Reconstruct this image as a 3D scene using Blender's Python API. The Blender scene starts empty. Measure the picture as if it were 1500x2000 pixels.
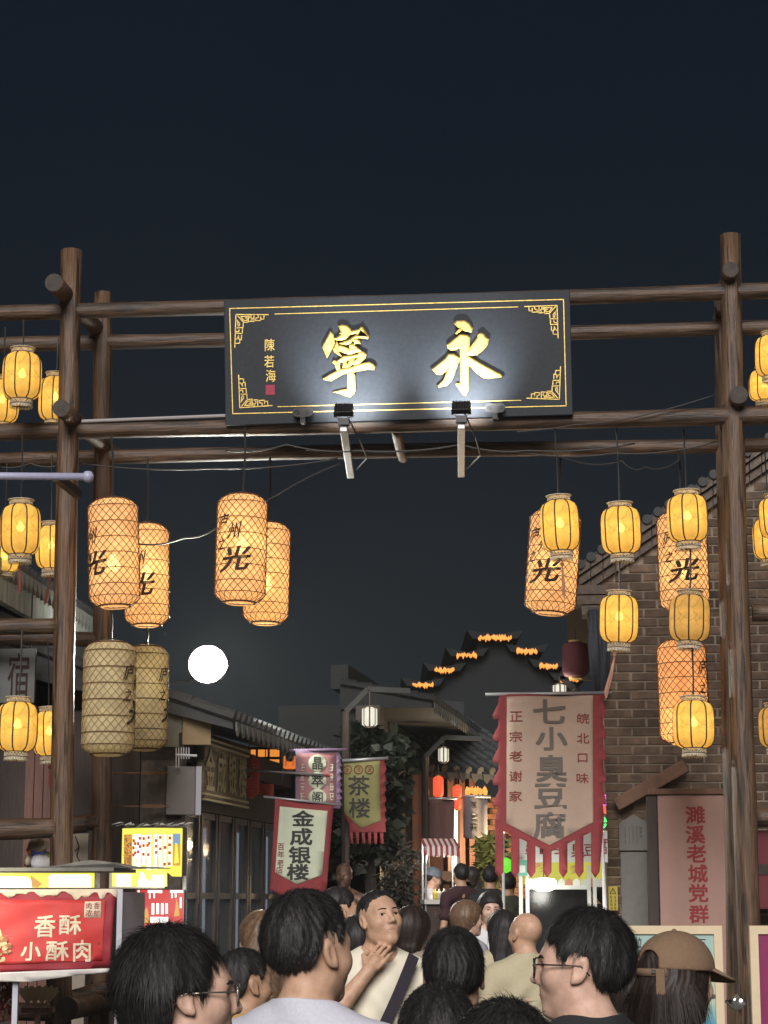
import bpy, bmesh, math, random
import numpy as np
import openvdb
from mathutils import Vector, Matrix, Euler
from mathutils.geometry import tessellate_polygon
R = math.radians
rnd = random.Random(7)
SC = bpy.context.scene
COL = SC.collection

# ------------------------------------------------------------------ camera
FPX = 4000.0; CAMZ = 1.6; PITCH = math.atan(760 / FPX)
cam_d = bpy.data.cameras.new('camera'); cam = bpy.data.objects.new('camera', cam_d); COL.objects.link(cam)
cam_d.sensor_fit = 'VERTICAL'; cam_d.sensor_height = 24.0; cam_d.lens = 24.0 * FPX / 2000.0
cam_d.clip_start = 0.05; cam_d.clip_end = 1500
cam.location = (0, 0, CAMZ); cam.rotation_euler = (math.pi / 2 + PITCH, 0, 0)
SC.camera = cam
# ------------------------------------------------------------------ night sky
w = bpy.data.worlds.new('World'); SC.world = w; w.use_nodes = True
nt = w.node_tree; nt.nodes.clear()
wo = nt.nodes.new('ShaderNodeOutputWorld'); wb = nt.nodes.new('ShaderNodeBackground')
wb.inputs[1].default_value = 1.0
# town glow: the same in every direction, fading with height above the horizon
wt = nt.nodes.new('ShaderNodeTexCoord'); wx = nt.nodes.new('ShaderNodeSeparateXYZ'); wr = nt.nodes.new('ShaderNodeValToRGB')
nt.links.new(wt.outputs['Generated'], wx.inputs[0]); nt.links.new(wx.outputs['Z'], wr.inputs[0]); nt.links.new(wr.outputs[0], wb.inputs[0])
wr.color_ramp.interpolation = 'EASE'
we = wr.color_ramp.elements; we[0].position = 0.0; we[0].color = (0.0165, 0.0200, 0.0225, 1); we[1].position = 0.42; we[1].color = (0.0062, 0.0102, 0.0172, 1)
nt.links.new(wb.outputs[0], wo.inputs[0])
# ------------------------------------------------------------------ one soft directional light, standing in for unseen lamps behind the camera
sd = bpy.data.lights.new('sun', 'SUN'); sun = bpy.data.objects.new('sun', sd); COL.objects.link(sun)
sd.energy = 3.9; sd.angle = R(30); sd.color = (1.0, 0.955, 0.92)
sun.rotation_euler = Vector((0.10, 1.0, -0.55)).to_track_quat('-Z', 'Y').to_euler()
# ------------------------------------------------------------------ exposure
SC.view_settings.view_transform = 'Standard'; SC.view_settings.look = 'None'
SC.view_settings.exposure = 0.0; SC.view_settings.gamma = 1.0; SC.view_settings.use_curve_mapping = False
SC.render.engine = 'CYCLES'
SC.cycles.use_denoising = True; SC.cycles.max_bounces = 6; SC.cycles.transparent_max_bounces = 12
SC.cycles.caustics_reflective = False; SC.cycles.caustics_refractive = False
SC.cycles.sample_clamp_indirect = 4.0; SC.cycles.use_light_tree = True

# ================================================================== helpers
def ray(px, py):
    u = (px - 750) / FPX; v = (1000 - py) / FPX; c, s = math.cos(PITCH), math.sin(PITCH)
    return Vector((u, c - v * s, s + v * c))
ORG = Vector((0, 0, CAMZ))
def P(px, py, d):
    r = ray(px, py); return ORG + r * (d / r.y)

class Frame:
    """a vertical plane through a point: local x along it, local y away from the viewer, local z up"""
    def __init__(s, px, py, d, yaw=0.0, z=None):
        s.o = P(px, py, d); s.yaw = yaw
        if z is not None: s.o.z = z
        s.M = Matrix.Translation(s.o) @ Matrix.Rotation(yaw, 4, 'Z'); s.I = s.M.inverted()
    def uv(s, px, py, k=0.0):
        o = s.I @ ORG; r = s.I.to_3x3() @ ray(px, py); t = (k - o.y) / r.y; p = o + r * t
        return Vector((p.x, k, p.z))

def put(o, parent=None):
    COL.objects.link(o)
    if parent is not None: o.parent = parent
    return o
def thing(name, label, cat, M=None, group=None):
    o = put(bpy.data.objects.new(name, None)); o.empty_display_size = 0.1
    if M is not None: o.matrix_world = M
    o['label'] = label; o['category'] = cat
    if group: o['group'] = group
    return o
def tag(o, label, cat, group=None):
    o['label'] = label; o['category'] = cat
    if group: o['group'] = group
    return o
class MB:
    def __init__(s): s.v = []; s.f = []; s.mi = []
    def add(s, v, f, m=0):
        n = len(s.v); s.v += [tuple(p) for p in v]; s.f += [tuple(i + n for i in q) for q in f]; s.mi += [m] * len(f); return s
    def box(s, a, b, m=0, M=None):
        x0, y0, z0 = a; x1, y1, z1 = b
        v = [Vector(p) for p in ((x0,y0,z0),(x1,y0,z0),(x1,y1,z0),(x0,y1,z0),(x0,y0,z1),(x1,y0,z1),(x1,y1,z1),(x0,y1,z1))]
        if M is not None: v = [M @ p for p in v]
        return s.add(v, [(0,3,2,1),(4,5,6,7),(0,1,5,4),(1,2,6,5),(2,3,7,6),(3,0,4,7)], m)
    def beam(s, a, b, wd, ht, m=0):
        a = Vector(a); b = Vector(b); d = b - a; L = d.length
        return s.box((-wd/2, 0, -ht/2), (wd/2, L, ht/2), m, Matrix.Translation(a) @ d.to_track_quat('Y', 'Z').to_matrix().to_4x4())
    def tube(s, pts, r, n=8, m=0, cap=True, closed=False):
        pts = [Vector(p) for p in pts]; N = len(pts)
        if not hasattr(r, '__len__'): r = [r] * N
        v = []; f = []; up = Vector((0, 0, 1)); last = None
        for i, p in enumerate(pts):
            t = (pts[(i+1) % N] - pts[i-1]) if closed else (pts[min(i+1, N-1)] - pts[max(i-1, 0)])
            if t.length < 1e-9: t = Vector((0, 0, 1))
            t.normalize()
            if last is None:
                a = t.cross(up)
                if a.length < 1e-3: a = t.cross(Vector((1, 0, 0)))
            else: a = last - t * last.dot(t)
            a.normalize(); last = a; b = t.cross(a)
            for k in range(n):
                q = 2 * math.pi * k / n; v.append(p + (a * math.cos(q) + b * math.sin(q)) * r[i])
        for i in range(N if closed else N - 1):
            j = (i + 1) % N
            for k in range(n): f.append((i*n+k, i*n+(k+1) % n, j*n+(k+1) % n, j*n+k))
        if cap and not closed: f.append(tuple(range(n-1, -1, -1))); f.append(tuple((N-1)*n + k for k in range(n)))
        return s.add(v, f, m)
    def lathe(s, prof, n=24, m=0, M=None, a0=0.0, a1=2*math.pi):
        full = abs(a1 - a0 - 2*math.pi) < 1e-6; K = n if full else n + 1; v = []; f = []
        for r, z in prof:
            for k in range(K):
                a = a0 + (a1 - a0) * k / n; v.append(Vector((r*math.cos(a), r*math.sin(a), z)))
        if M is not None: v = [M @ p for p in v]
        for i in range(len(prof) - 1):
            for k in range(n): f.append((i*K+k, i*K+(k+1) % K, (i+1)*K+(k+1) % K, (i+1)*K+k))
        return s.add(v, f, m)
    def prism(s, poly, y0, y1, m=0):
        """poly of (x,z), extruded along y"""
        n = len(poly); v = [(x, y0, z) for x, z in poly] + [(x, y1, z) for x, z in poly]
        f = [tuple(range(n)), tuple(range(2*n-1, n-1, -1))] + [((i+1) % n, i, n+i, n+(i+1) % n) for i in range(n)]
        return s.add(v, f, m)
    def mesh(s, name, mats, smooth=False):
        me = bpy.data.meshes.new(name); me.from_pydata(s.v, [], s.f)
        for mm in (mats if isinstance(mats, (list, tuple)) else [mats]): me.materials.append(mm)
        if len(set(s.mi)) > 1: me.polygons.foreach_set('material_index', s.mi)
        if smooth: me.polygons.foreach_set('use_smooth', [True] * len(me.polygons))
        me.update(); return me
    def build(s, name, mats, parent=None, smooth=False):
        return put(bpy.data.objects.new(name, s.mesh(name, mats, smooth)), parent)
def inst(name, me, parent=None): return put(bpy.data.objects.new(name, me), parent)
def bevel(o, wd=0.01, seg=2):
    m = o.modifiers.new('b', 'BEVEL'); m.width = wd; m.segments = seg; m.limit_method = 'ANGLE'; return o
def copy_tree(o, parent=None):
    c = o.copy(); COL.objects.link(c)
    if parent is not None: c.parent = parent
    for ch in list(o.children): copy_tree(ch, c)
    return c
def cloth(poly, cell, fn, name, mat, parent=None, smooth=True, thick=0.004, holes=None):
    """a flat outline (x,z) cut to small cells and pushed along y by fn(x,z)"""
    bm = bmesh.new(); vs = [bm.verts.new((x, 0, z)) for x, z in poly]
    for tri in tessellate_polygon([[Vector((x, z, 0)) for x, z in poly]]):
        try: bm.faces.new([vs[i] for i in tri])
        except ValueError: pass
    xs = [p[0] for p in poly]; zs = [p[1] for p in poly]
    for ax, lo, hi in ((0, min(xs), max(xs)), (2, min(zs), max(zs))):
        k = lo + cell
        while k < hi:
            no = (1, 0, 0) if ax == 0 else (0, 0, 1); co = (k, 0, 0) if ax == 0 else (0, 0, k)
            bmesh.ops.bisect_plane(bm, geom=bm.verts[:] + bm.edges[:] + bm.faces[:], plane_co=co, plane_no=no); k += cell
    for v in bm.verts: v.co.y += fn(v.co.x, v.co.z)
    me = bpy.data.meshes.new(name); bm.to_mesh(me); bm.free(); me.materials.append(mat)
    if smooth: me.polygons.foreach_set('use_smooth', [True] * len(me.polygons))
    o = put(bpy.data.objects.new(name, me), parent)
    m = o.modifiers.new('s', 'SOLIDIFY'); m.thickness = thick; m.offset = 0
    return o

# ------------------------------------------------------------------ lettering from the built-in font
_fc = {}
def glyph(ch, bold):
    k = (ch, bold)
    if k not in _fc:
        c = bpy.data.curves.new('f', 'FONT'); c.body = ch; c.size = 1.0; c.resolution_u = 3
        o = bpy.data.objects.new('f', c); COL.objects.link(o); bpy.context.view_layer.update()
        m = bpy.data.meshes.new_from_object(o.evaluated_get(bpy.context.evaluated_depsgraph_get()))
        V = [(v.co.x, v.co.y) for v in m.vertices]; F = [tuple(p.vertices) for p in m.polygons]
        bpy.data.objects.remove(o); bpy.data.curves.remove(c); bpy.data.meshes.remove(m)
        xs = [p[0] for p in V] or [0]; ys = [p[1] for p in V] or [0]
        cx, cy = (min(xs)+max(xs))/2, (min(ys)+max(ys))/2; wd = max(xs)-min(xs) or 1; ht = max(ys)-min(ys) or 1
        _fc[k] = ([(x-cx, y-cy) for x, y in V], F, wd, ht)
    return _fc[k]
def letters(mb, items, y=0.0, bold=0.015, fn=None, m=0):
    """items: (char, centre x, centre z, width, height) stretched to the box"""
    for ch, cx, cz, wd, ht in items:
        V, F, gw, gh = glyph(ch, 0); w_ = bold*0.8; sx = wd / (gw + 2*w_); sz = ht / (gh + 2*w_)
        for k, (ox, oz) in enumerate(((-w_, -w_), (w_, -w_), (w_, w_), (-w_, w_), (0, 0)) if w_ > .004 else ((0, 0),)):
            v = []
            for a, b in V:
                X, Z = cx + (a+ox)*sx, cz + (b+oz)*sz; v.append((X, y - k*2e-4 + (fn(X, Z) if fn else 0.0), Z))
            mb.add(v, F, m)
    return mb
def column(text, x, z0, z1, wd, fill=0.86):
    n = len(text); h = (z0 - z1) / n
    return [(c, x, z0 - h*(i+0.5), wd, h*fill) for i, c in enumerate(text)]

_sr = random.Random(3)
def scrawl(mb, n, x, z0, z1, wd, y, fn=None):
    """a column of marks too blurred in the photograph to read: only the weight of the strokes"""
    h = (z0 - z1) / n
    for i in range(n):
        cz = z0 - h*(i+.5); ht = h*.78
        for q in range(5):
            if q < 3: a0, b0, a1, b1 = x - wd*.5*_sr.uniform(.5, 1), cz + ht*(.42 - .4*q) - ht*.06, x + wd*.5*_sr.uniform(.5, 1), cz + ht*(.42 - .4*q) + ht*.06
            else: xx = x + wd*_sr.uniform(-.35, .35); a0, b0, a1, b1 = xx - wd*.07, cz - ht*.45*_sr.uniform(.3, 1), xx + wd*.07, cz + ht*.45*_sr.uniform(.3, 1)
            k = 1e-4*q
            P4 = [(a0, b0), (a1, b0), (a1, b1), (a0, b1)]; mb.add([(p, y - k + (fn(p, r_) if fn else 0), r_) for p, r_ in P4], [(0, 1, 2, 3)])
    return mb

# ------------------------------------------------------------------ materials
_mc = {}
def mat(name, col, rough=0.6, metal=0.0, var=0.0, scale=20.0, bump=0.0, emit=0.0, ecol=None, stretch=(1,1,1), rand=0.0, spec=0.5, alpha=1.0, trans=0.0, col2=None, coat=0.0, detail=5.0, world=False):
    if name in _mc: return _mc[name]
    m = bpy.data.materials.new(name); m.use_nodes = True; n = m.node_tree.nodes; l = m.node_tree.links
    b = n['Principled BSDF']; b.inputs['Roughness'].default_value = rough; b.inputs['Metallic'].default_value = metal
    b.inputs['Specular IOR Level'].default_value = spec; b.inputs['Base Color'].default_value = (*col, 1)
    if coat: b.inputs['Coat Weight'].default_value = coat
    if alpha < 1: b.inputs['Alpha'].default_value = alpha
    if trans: b.inputs['Transmission Weight'].default_value = trans
    if var or bump or rand:
        tc = n.new('ShaderNodeTexCoord'); mp = n.new('ShaderNodeMapping'); mp.inputs['Scale'].default_value = stretch
        nz = n.new('ShaderNodeTexNoise'); nz.inputs['Scale'].default_value = scale; nz.inputs['Detail'].default_value = detail; nz.inputs['Roughness'].default_value = 0.62
        l.new(n.new('ShaderNodeNewGeometry').outputs['Position'] if world else tc.outputs['Object'], mp.inputs[0]); l.new(mp.outputs[0], nz.inputs['Vector'])
        mx = n.new('ShaderNodeMix'); mx.data_type = 'RGBA'
        lo = tuple(c*(1-var) for c in col) if col2 is None else col
        hi = tuple(min(1, c*(1+var)) for c in col) if col2 is None else col2
        mx.inputs['A'].default_value = (*lo, 1); mx.inputs['B'].default_value = (*hi, 1)
        cr = n.new('ShaderNodeMapRange'); cr.inputs['From Min'].default_value = 0.3; cr.inputs['From Max'].default_value = 0.7
        l.new(nz.outputs['Fac'], cr.inputs['Value']); l.new(cr.outputs[0], mx.inputs['Factor'])
        outc = mx.outputs['Result']
        if rand:
            oi = n.new('ShaderNodeObjectInfo'); hs = n.new('ShaderNodeHueSaturation'); mr = n.new('ShaderNodeMapRange')
            mr.inputs['To Min'].default_value = 1-rand; mr.inputs['To Max'].default_value = 1+rand
            l.new(oi.outputs['Random'], mr.inputs['Value']); l.new(mr.outputs[0], hs.inputs['Value']); l.new(outc, hs.inputs['Color']); outc = hs.outputs['Color']
        l.new(outc, b.inputs['Base Color'])
        rr = n.new('ShaderNodeMapRange'); rr.inputs['To Min'].default_value = max(0.02, rough-0.12); rr.inputs['To Max'].default_value = min(1, rough+0.12)
        l.new(nz.outputs['Fac'], rr.inputs['Value']); l.new(rr.outputs[0], b.inputs['Roughness'])
        if bump:
            bp = n.new('ShaderNodeBump'); bp.inputs['Strength'].default_value = bump; bp.inputs['Distance'].default_value = 0.02
            l.new(nz.outputs['Fac'], bp.inputs['Height']); l.new(bp.outputs[0], b.inputs['Normal'])
    if emit:
        b.inputs['Emission Color'].default_value = (*(ecol or col), 1); b.inputs['Emission Strength'].default_value = emit
    _mc[name] = m; return m
def paper(name, col, emit, clear=0.10, vein=0.25, vscale=9.0):
    """thin lit paper: lets the bulb's light through, glows, and shows creases"""
    m = bpy.data.materials.new(name); m.use_nodes = True; n = m.node_tree.nodes; l = m.node_tree.links; n.clear()
    o = n.new('ShaderNodeOutputMaterial'); tc = n.new('ShaderNodeTexCoord')
    nz = n.new('ShaderNodeTexNoise'); nz.inputs['Scale'].default_value = 7; nz.inputs['Detail'].default_value = 6
    vo = n.new('ShaderNodeTexVoronoi'); vo.feature = 'DISTANCE_TO_EDGE'; vo.inputs['Scale'].default_value = vscale
    ad = n.new('ShaderNodeMix'); ad.data_type = 'VECTOR'; ad.inputs['Factor'].default_value = 0.12
    l.new(tc.outputs['Object'], nz.inputs['Vector']); l.new(tc.outputs['Object'], ad.inputs[4]); l.new(nz.outputs['Color'], ad.inputs[5]); l.new(ad.outputs[1], vo.inputs['Vector'])
    mr = n.new('ShaderNodeMapRange'); mr.inputs['From Max'].default_value = 0.025; mr.inputs['To Min'].default_value = 1-vein; mr.inputs['To Max'].default_value = 1.0
    l.new(vo.outputs['Distance'], mr.inputs['Value'])
    m2 = n.new('ShaderNodeMapRange'); m2.inputs['From Min'].default_value = 0.3; m2.inputs['From Max'].default_value = 0.7; m2.inputs['To Min'].default_value = 0.72; m2.inputs['To Max'].default_value = 1.12
    l.new(nz.outputs['Fac'], m2.inputs['Value'])
    mu = n.new('ShaderNodeMath'); mu.operation = 'MULTIPLY'; l.new(mr.outputs[0], mu.inputs[0]); l.new(m2.outputs[0], mu.inputs[1])
    vc = n.new('ShaderNodeMix'); vc.data_type = 'RGBA'; vc.blend_type = 'MULTIPLY'; vc.inputs['Factor'].default_value = 1; vc.inputs['A'].default_value = (*col, 1)
    l.new(mu.outputs[0], vc.inputs['B'])
    df = n.new('ShaderNodeBsdfDiffuse'); tr = n.new('ShaderNodeBsdfTranslucent'); tp = n.new('ShaderNodeBsdfTransparent')
    for q in (df, tr): l.new(vc.outputs['Result'], q.inputs['Color'])
    tp.inputs['Color'].default_value = (*[min(1, c*1.1+.1) for c in col], 1)
    a = n.new('ShaderNodeMixShader'); a.inputs[0].default_value = 0.55; l.new(df.outputs[0], a.inputs[1]); l.new(tr.outputs[0], a.inputs[2])
    b = n.new('ShaderNodeMixShader'); b.inputs[0].default_value = clear; l.new(a.outputs[0], b.inputs[1]); l.new(tp.outputs[0], b.inputs[2])
    last = b
    if emit:
        em = n.new('ShaderNodeEmission'); em.inputs['Strength'].default_value = emit; l.new(vc.outputs['Result'], em.inputs['Color'])
        last = n.new('ShaderNodeAddShader'); l.new(b.outputs[0], last.inputs[0]); l.new(em.outputs[0], last.inputs[1])
    l.new(last.outputs[0], o.inputs[0]); return m
def glow(name, col, s): return mat(name, (0.02, 0.02, 0.02), 0.5, emit=s, ecol=col)

WOOD = mat('varnished_log', (0.100, 0.057, 0.032), 0.5, var=0.62, scale=7, stretch=(7, 7, 0.45), bump=0.55, detail=9)
WOODX = mat('varnished_beam', (0.076, 0.044, 0.026), 0.5, var=0.62, scale=7, stretch=(0.45, 7, 7), bump=0.55, detail=9)
LOGEND = mat('log_end', (0.05, 0.04, 0.032), 0.8, var=0.4, scale=14, bump=0.4)
def cracks(m, stretch, scale=5.0, lo=0.40, hi=0.47):
    """dark checks and weather streaks that follow the grain"""
    n = m.node_tree.nodes; l = m.node_tree.links; b = n['Principled BSDF']; src = b.inputs['Base Color'].links[0].from_socket
    tc = n.new('ShaderNodeTexCoord'); mp = n.new('ShaderNodeMapping'); mp.inputs['Scale'].default_value = stretch; nz = n.new('ShaderNodeTexNoise'); nz.inputs['Scale'].default_value = scale; nz.inputs['Detail'].default_value = 4; nz.inputs['Distortion'].default_value = 0.6
    mr = n.new('ShaderNodeMapRange'); mr.inputs['From Min'].default_value = lo; mr.inputs['From Max'].default_value = hi; mr.inputs['To Min'].default_value = 0.32; mr.inputs['To Max'].default_value = 1.0
    mx = n.new('ShaderNodeMix'); mx.data_type = 'RGBA'; mx.blend_type = 'MULTIPLY'; mx.inputs['Factor'].default_value = 1
    l.new(tc.outputs['Object'], mp.inputs[0]); l.new(mp.outputs[0], nz.inputs['Vector']); l.new(nz.outputs['Fac'], mr.inputs['Value']); l.new(src, mx.inputs['A']); l.new(mr.outputs[0], mx.inputs['B']); l.new(mx.outputs['Result'], b.inputs['Base Color'])
cracks(WOOD, (5, 5, .35)); cracks(WOODX, (.35, 5, 5))
DARKW = mat('dark_board', (0.035, 0.022, 0.017), 0.6, var=0.4, scale=8, stretch=(5, 5, 0.6), bump=0.2)
REDW = mat('red_brown_board', (0.11, 0.045, 0.030), 0.55, var=0.35, scale=7, stretch=(5, 5, 0.6), bump=0.15)
STEEL = mat('galvanised_steel', (0.42, 0.42, 0.42), 0.45, 0.7, var=0.2, scale=30)
BLACK = mat('black_plastic', (0.012, 0.012, 0.013), 0.45)
WIRE = mat('black_cable', (0.02, 0.019, 0.018), 0.5)
GOLD = mat('gold_leaf', (0.66, 0.46, 0.125), 0.38, 0.4, var=0.25, scale=40, bump=0.15)
WHITEP = mat('white_paint', (0.72, 0.72, 0.74), 0.5, var=0.08, scale=12)
TILE = mat('grey_roof_tile', (0.040, 0.042, 0.045), 0.7, var=0.35, scale=15, bump=0.3)
# ================================================================== ground
MB().add([(-200, -60, 0), (200, -60, 0), (200, 300, 0), (-200, 300, 0)], [(0, 1, 2, 3)]).build('ground', mat('stone_paving', (0.10, 0.095, 0.088), 0.7, var=0.35, scale=1.2, bump=0.3))['kind'] = 'structure'

# ================================================================== timber gate
GY = R(-5.5); GD = 17.0; DEP = 1.05
GF = Frame(750, 1760, GD, GY, z=0.0)
gate = thing('timber_gate', 'log gate of dark varnished posts and beams with lanterns hung from it', 'gate', GF.M)
def log(name, a, b, r0, r1, mt, wob=0.012, n=14, seg=12, cap_m=LOGEND):
    a = Vector(a); b = Vector(b); ph = rnd.random()*9
    pts = []; rr = []
    for i in range(seg + 1):
        t = i / seg; p = a.lerp(b, t)
        p += Vector((math.sin(ph+t*5)*wob, math.sin(ph*2+t*7)*wob, math.sin(ph*3+t*6)*wob)); pts.append(p); rr.append((r0+(r1-r0)*t)*(1+0.025*math.sin(ph+t*17)+0.02*math.sin(ph*3+t*31)))
    L = (b - a).length; mb = MB(); mb.tube(pts, rr, n, 0, cap=False)
    V = mb.v; N = len(pts)
    mb.f.append(tuple(range(n-1, -1, -1))); mb.f.append(tuple((N-1)*n+k for k in range(n))); mb.mi += [1, 1]
    o = mb.build(name, [mt, cap_m], gate)
    for p in o.data.polygons: p.use_smooth = p.material_index == 0
    return o
pxm = lambda px, d: px * d / FPX
def gpost(xt, yt, xb, yb, k, wpx, wpb=None):
    a = GF.uv(xt, yt, k); b = GF.uv(xb, yb, k); t = (0 - a.z) / (b.z - a.z); base = a.lerp(b, t)
    r = pxm(wpx, GD + k) / 2; rb = pxm(wpb or wpx, GD + k) / 2 * 1.06
    return log('post', (base.x, k, 0.0), (a.x, k, a.z), rb, r, WOOD)
gpost(137, 492, 122, 1660, 0.0, 43)
gpost(1426, 458, 1457, 1700, 0.0, 42, 45)
gpost(204, 570, 196, 1600, DEP, 38)
gpost(1415, 560, 1432, 1600, DEP, 38)
# the outer bays, past both sides of the picture
gpost(-300, 500, -330, 1660, 0.0, 43); gpost(1850, 455, 1890, 1700, 0.0, 43)
def gbeam(p, q, k, wpx, ext=0.0, nm='beam', mt=WOODX):
    a = GF.uv(*p, k); b = GF.uv(*q, k); d = (b - a).normalized(); r = pxm(wpx, GD + k) / 2
    return log(nm, a - d*ext, b + d*ext, r*1.03, r*.97, mt, 0.009, 12, 20)
gbeam((-330, 622), (1900, 556), 0.0, 33)
gbeam((-330, 683), (1850, 630), DEP, 31)
gbeam((-330, 853), (1900, 801), 0.0, 36)
gbeam((-330, 905), (1850, 860), DEP, 30)
# short cross logs running from front to back with their cut ends showing
def cross(px, py, wpx, k0=-0.42, k1=DEP + 0.35, dx=0.0, drop=0.0):
    a = GF.uv(px, py, k0); r = pxm(wpx, GD + k0) / 2
    return log('cross_log', a, (a.x + dx, k1, a.z + drop), r, r, WOOD, 0.004, 12, 6)
cross(104, 552, 37, dx=0.05); cross(118, 797, 35, dx=0.05); cross(1428, 525, 33, -0.2); cross(1442, 770, 36, -0.2)
cross(772, 838, 22, 0.12, DEP + 0.1, dx=-0.02, drop=-0.03)
# rails of the side bays
gbeam((-330, 1222), (112, 1222), 0.0, 34); gbeam((-330, 1245), (200, 1248), DEP, 30)
gbeam((-330, 1622), (112, 1617), 0.0, 42); gbeam((112, 1612), (200, 1606), DEP, 34)
gbeam((1470, 1195), (1900, 1190), 0.0, 34); gbeam((1470, 1600), (1900, 1594), 0.3, 34)
cross(130, 1972, 44, -0.35); gbeam((-330, 1980), (100, 1975), -0.1, 36); gbeam((140, 1952), (330, 1890), DEP-.35, 30, nm='brace_log')

# ------------------------------------------------------------------ name board
SF = Frame(778, 818, GD - 0.16, GY)
board = thing('name_board', 'long dark gate name board with two large gilded characters', 'sign board', SF.M @ Matrix.Rotation(R(4.5), 4, 'X'))
BF = Frame(778, 818, GD - 0.16, GY); BF.M = board.matrix_world.copy() if False else SF.M @ Matrix.Rotation(R(4.5), 4, 'X'); BF.I = BF.M.inverted()
q = [BF.uv(437, 586), BF.uv(1113, 566), BF.uv(1119, 810), BF.uv(440, 831)]
LACQ = mat('dark_lacquer', (0.022, 0.026, 0.032), 0.5, var=0.2, scale=25, bump=0.05, spec=0.2)
mb = MB(); poly = [(p.x, p.z) for p in (q[3], q[2], q[1], q[0])]; mb.prism(poly, 0.0, 0.07)
bevel(mb.build('panel', LACQ, board), 0.006)
def gline(pts, wd=0.012, name='gold_line', close=False, y=-0.004, mt=GOLD):
    mb = MB(); P_ = [BF.uv(*p) for p in pts]
    if close: P_.append(P_[0])
    for a, b in zip(P_, P_[1:]):
        d = (b - a).normalized() * wd * 0.5; a2 = a - d; b2 = b + d; n = Vector((-d.z, 0, d.x)); mb.add([(p.x, y, p.z) for p in (a2 - n, b2 - n, b2 + n, a2 + n)], [(0, 1, 2, 3)])
        n_ = len(mb.v); mb.add([(p.x, 0.002, p.z) for p in (a2 - n, b2 - n, b2 + n, a2 + n)], [(3, 2, 1, 0)])
        o = n_ - 4; mb.f += [(o, o+4, o+5, o+1), (o+1, o+5, o+6, o+2), (o+2, o+6, o+7, o+3), (o+3, o+7, o+4, o)]; mb.mi += [0]*4
    return mb.build(name, mt, board)
C2 = lambda x, y: (430 + x / 2.1429, 550 + y / 2.1429)
gline([C2(40, 113), C2(1437, 75), C2(1448, 520), C2(53, 553)], 0.008, close=True, name='border_line')
gline([C2(230, 136), C2(1246, 106)], 0.0065); gline([C2(242, 524), C2(1258, 497)], 0.0065)
# corner frets: right-angled key pattern, one trace mirrored into the four corners
K3 = lambda x, y: (1010 + x / 13.636, 580 + y / 13.636)
fret = [[(200, 262), (1060, 232), (1090, 1100)], [(1010, 270), (870, 430)], [(690, 330), (700, 285), (930, 290), (850, 400), (760, 400), (765, 320), (810, 335)], [(720, 300), (735, 450), (850, 445)],
        [(1035, 380), (960, 470), (965, 540), (1000, 545), (1020, 390)], [(865, 470), (870, 585), (1030, 590)], [(580, 280), (580, 430), (690, 425)], [(660, 275), (660, 330), (620, 350), (640, 390)],
        [(310, 275), (320, 380), (395, 375)], [(400, 320), (405, 415), (530, 405)], [(465, 280), (465, 330), (530, 350), (540, 410)], [(885, 620), (890, 740), (1060, 735)], [(975, 640), (985, 690), (1060, 690)],
        [(910, 790), (915, 905), (985, 890), (990, 800)], [(955, 920), (960, 1000), (1060, 1000)], [(1000, 830), (1030, 880), (1080, 900)]]
B4 = {'tr': C2(1410, 100), 'tl': C2(66, 138), 'br': C2(1420, 493), 'bl': C2(82, 528)}
tr = B4['tr']
for key, sx, sy in (('tr', 1, 1), ('tl', -1, 1), ('br', 1, -1), ('bl', -1, -1)):
    mb_objs = []
    tot = MB()
    for path in fret:
        pts = []
        for p in path:
            a = K3(*p); cx, cy = K3(1062, 232); pts.append((B4[key][0] + (a[0]-cx)*sx, B4[key][1] + (a[1]-cy)*sy - 0.03*(a[0]-cx)*(sx-1)*0.5))
        PP = [BF.uv(*p) for p in pts]
        for a, b in zip(PP, PP[1:]):
            d = (b - a).normalized() * 0.004; n = Vector((-d.z, 0, d.x)); a2 = a - d; b2 = b + d
            tot.add([(p.x, -0.004, p.z) for p in (a2 - n, b2 - n, b2 + n, a2 + n)], [(0, 1, 2, 3)])
    tot.build('corner_fret', GOLD, board)
# the two carved characters, traced stroke by stroke
def strokes(polys, conv, name):
    tot = MB()
    for k, pl in enumerate(polys):
        cu = bpy.data.curves.new(name, 'CURVE'); cu.dimensions = '2D'; cu.fill_mode = 'BOTH'; cu.extrude = 0.010; cu.bevel_depth = 0.014; cu.bevel_resolution = 0; cu.offset = -0.010
        sp = cu.splines.new('POLY'); sp.points.add(len(pl) - 1); sp.use_cyclic_u = True
        for i, p in enumerate(pl):
            v = BF.uv(*conv(*p)); sp.points[i].co = (v.x, v.z, 0, 1)
        o = bpy.data.objects.new(name, cu); COL.objects.link(o); bpy.context.view_layer.update()
        me = bpy.data.meshes.new_from_object(o.evaluated_get(bpy.context.evaluated_depsgraph_get())); bpy.data.objects.remove(o)
        tot.add([(v.co.x, -v.co.z - 0.022 - 0.0012*k, v.co.y) for v in me.vertices], [tuple(p.vertices) for p in me.polygons]); bpy.data.meshes.remove(me)
    return tot.build('gilded_character', GOLD, board)
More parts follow.
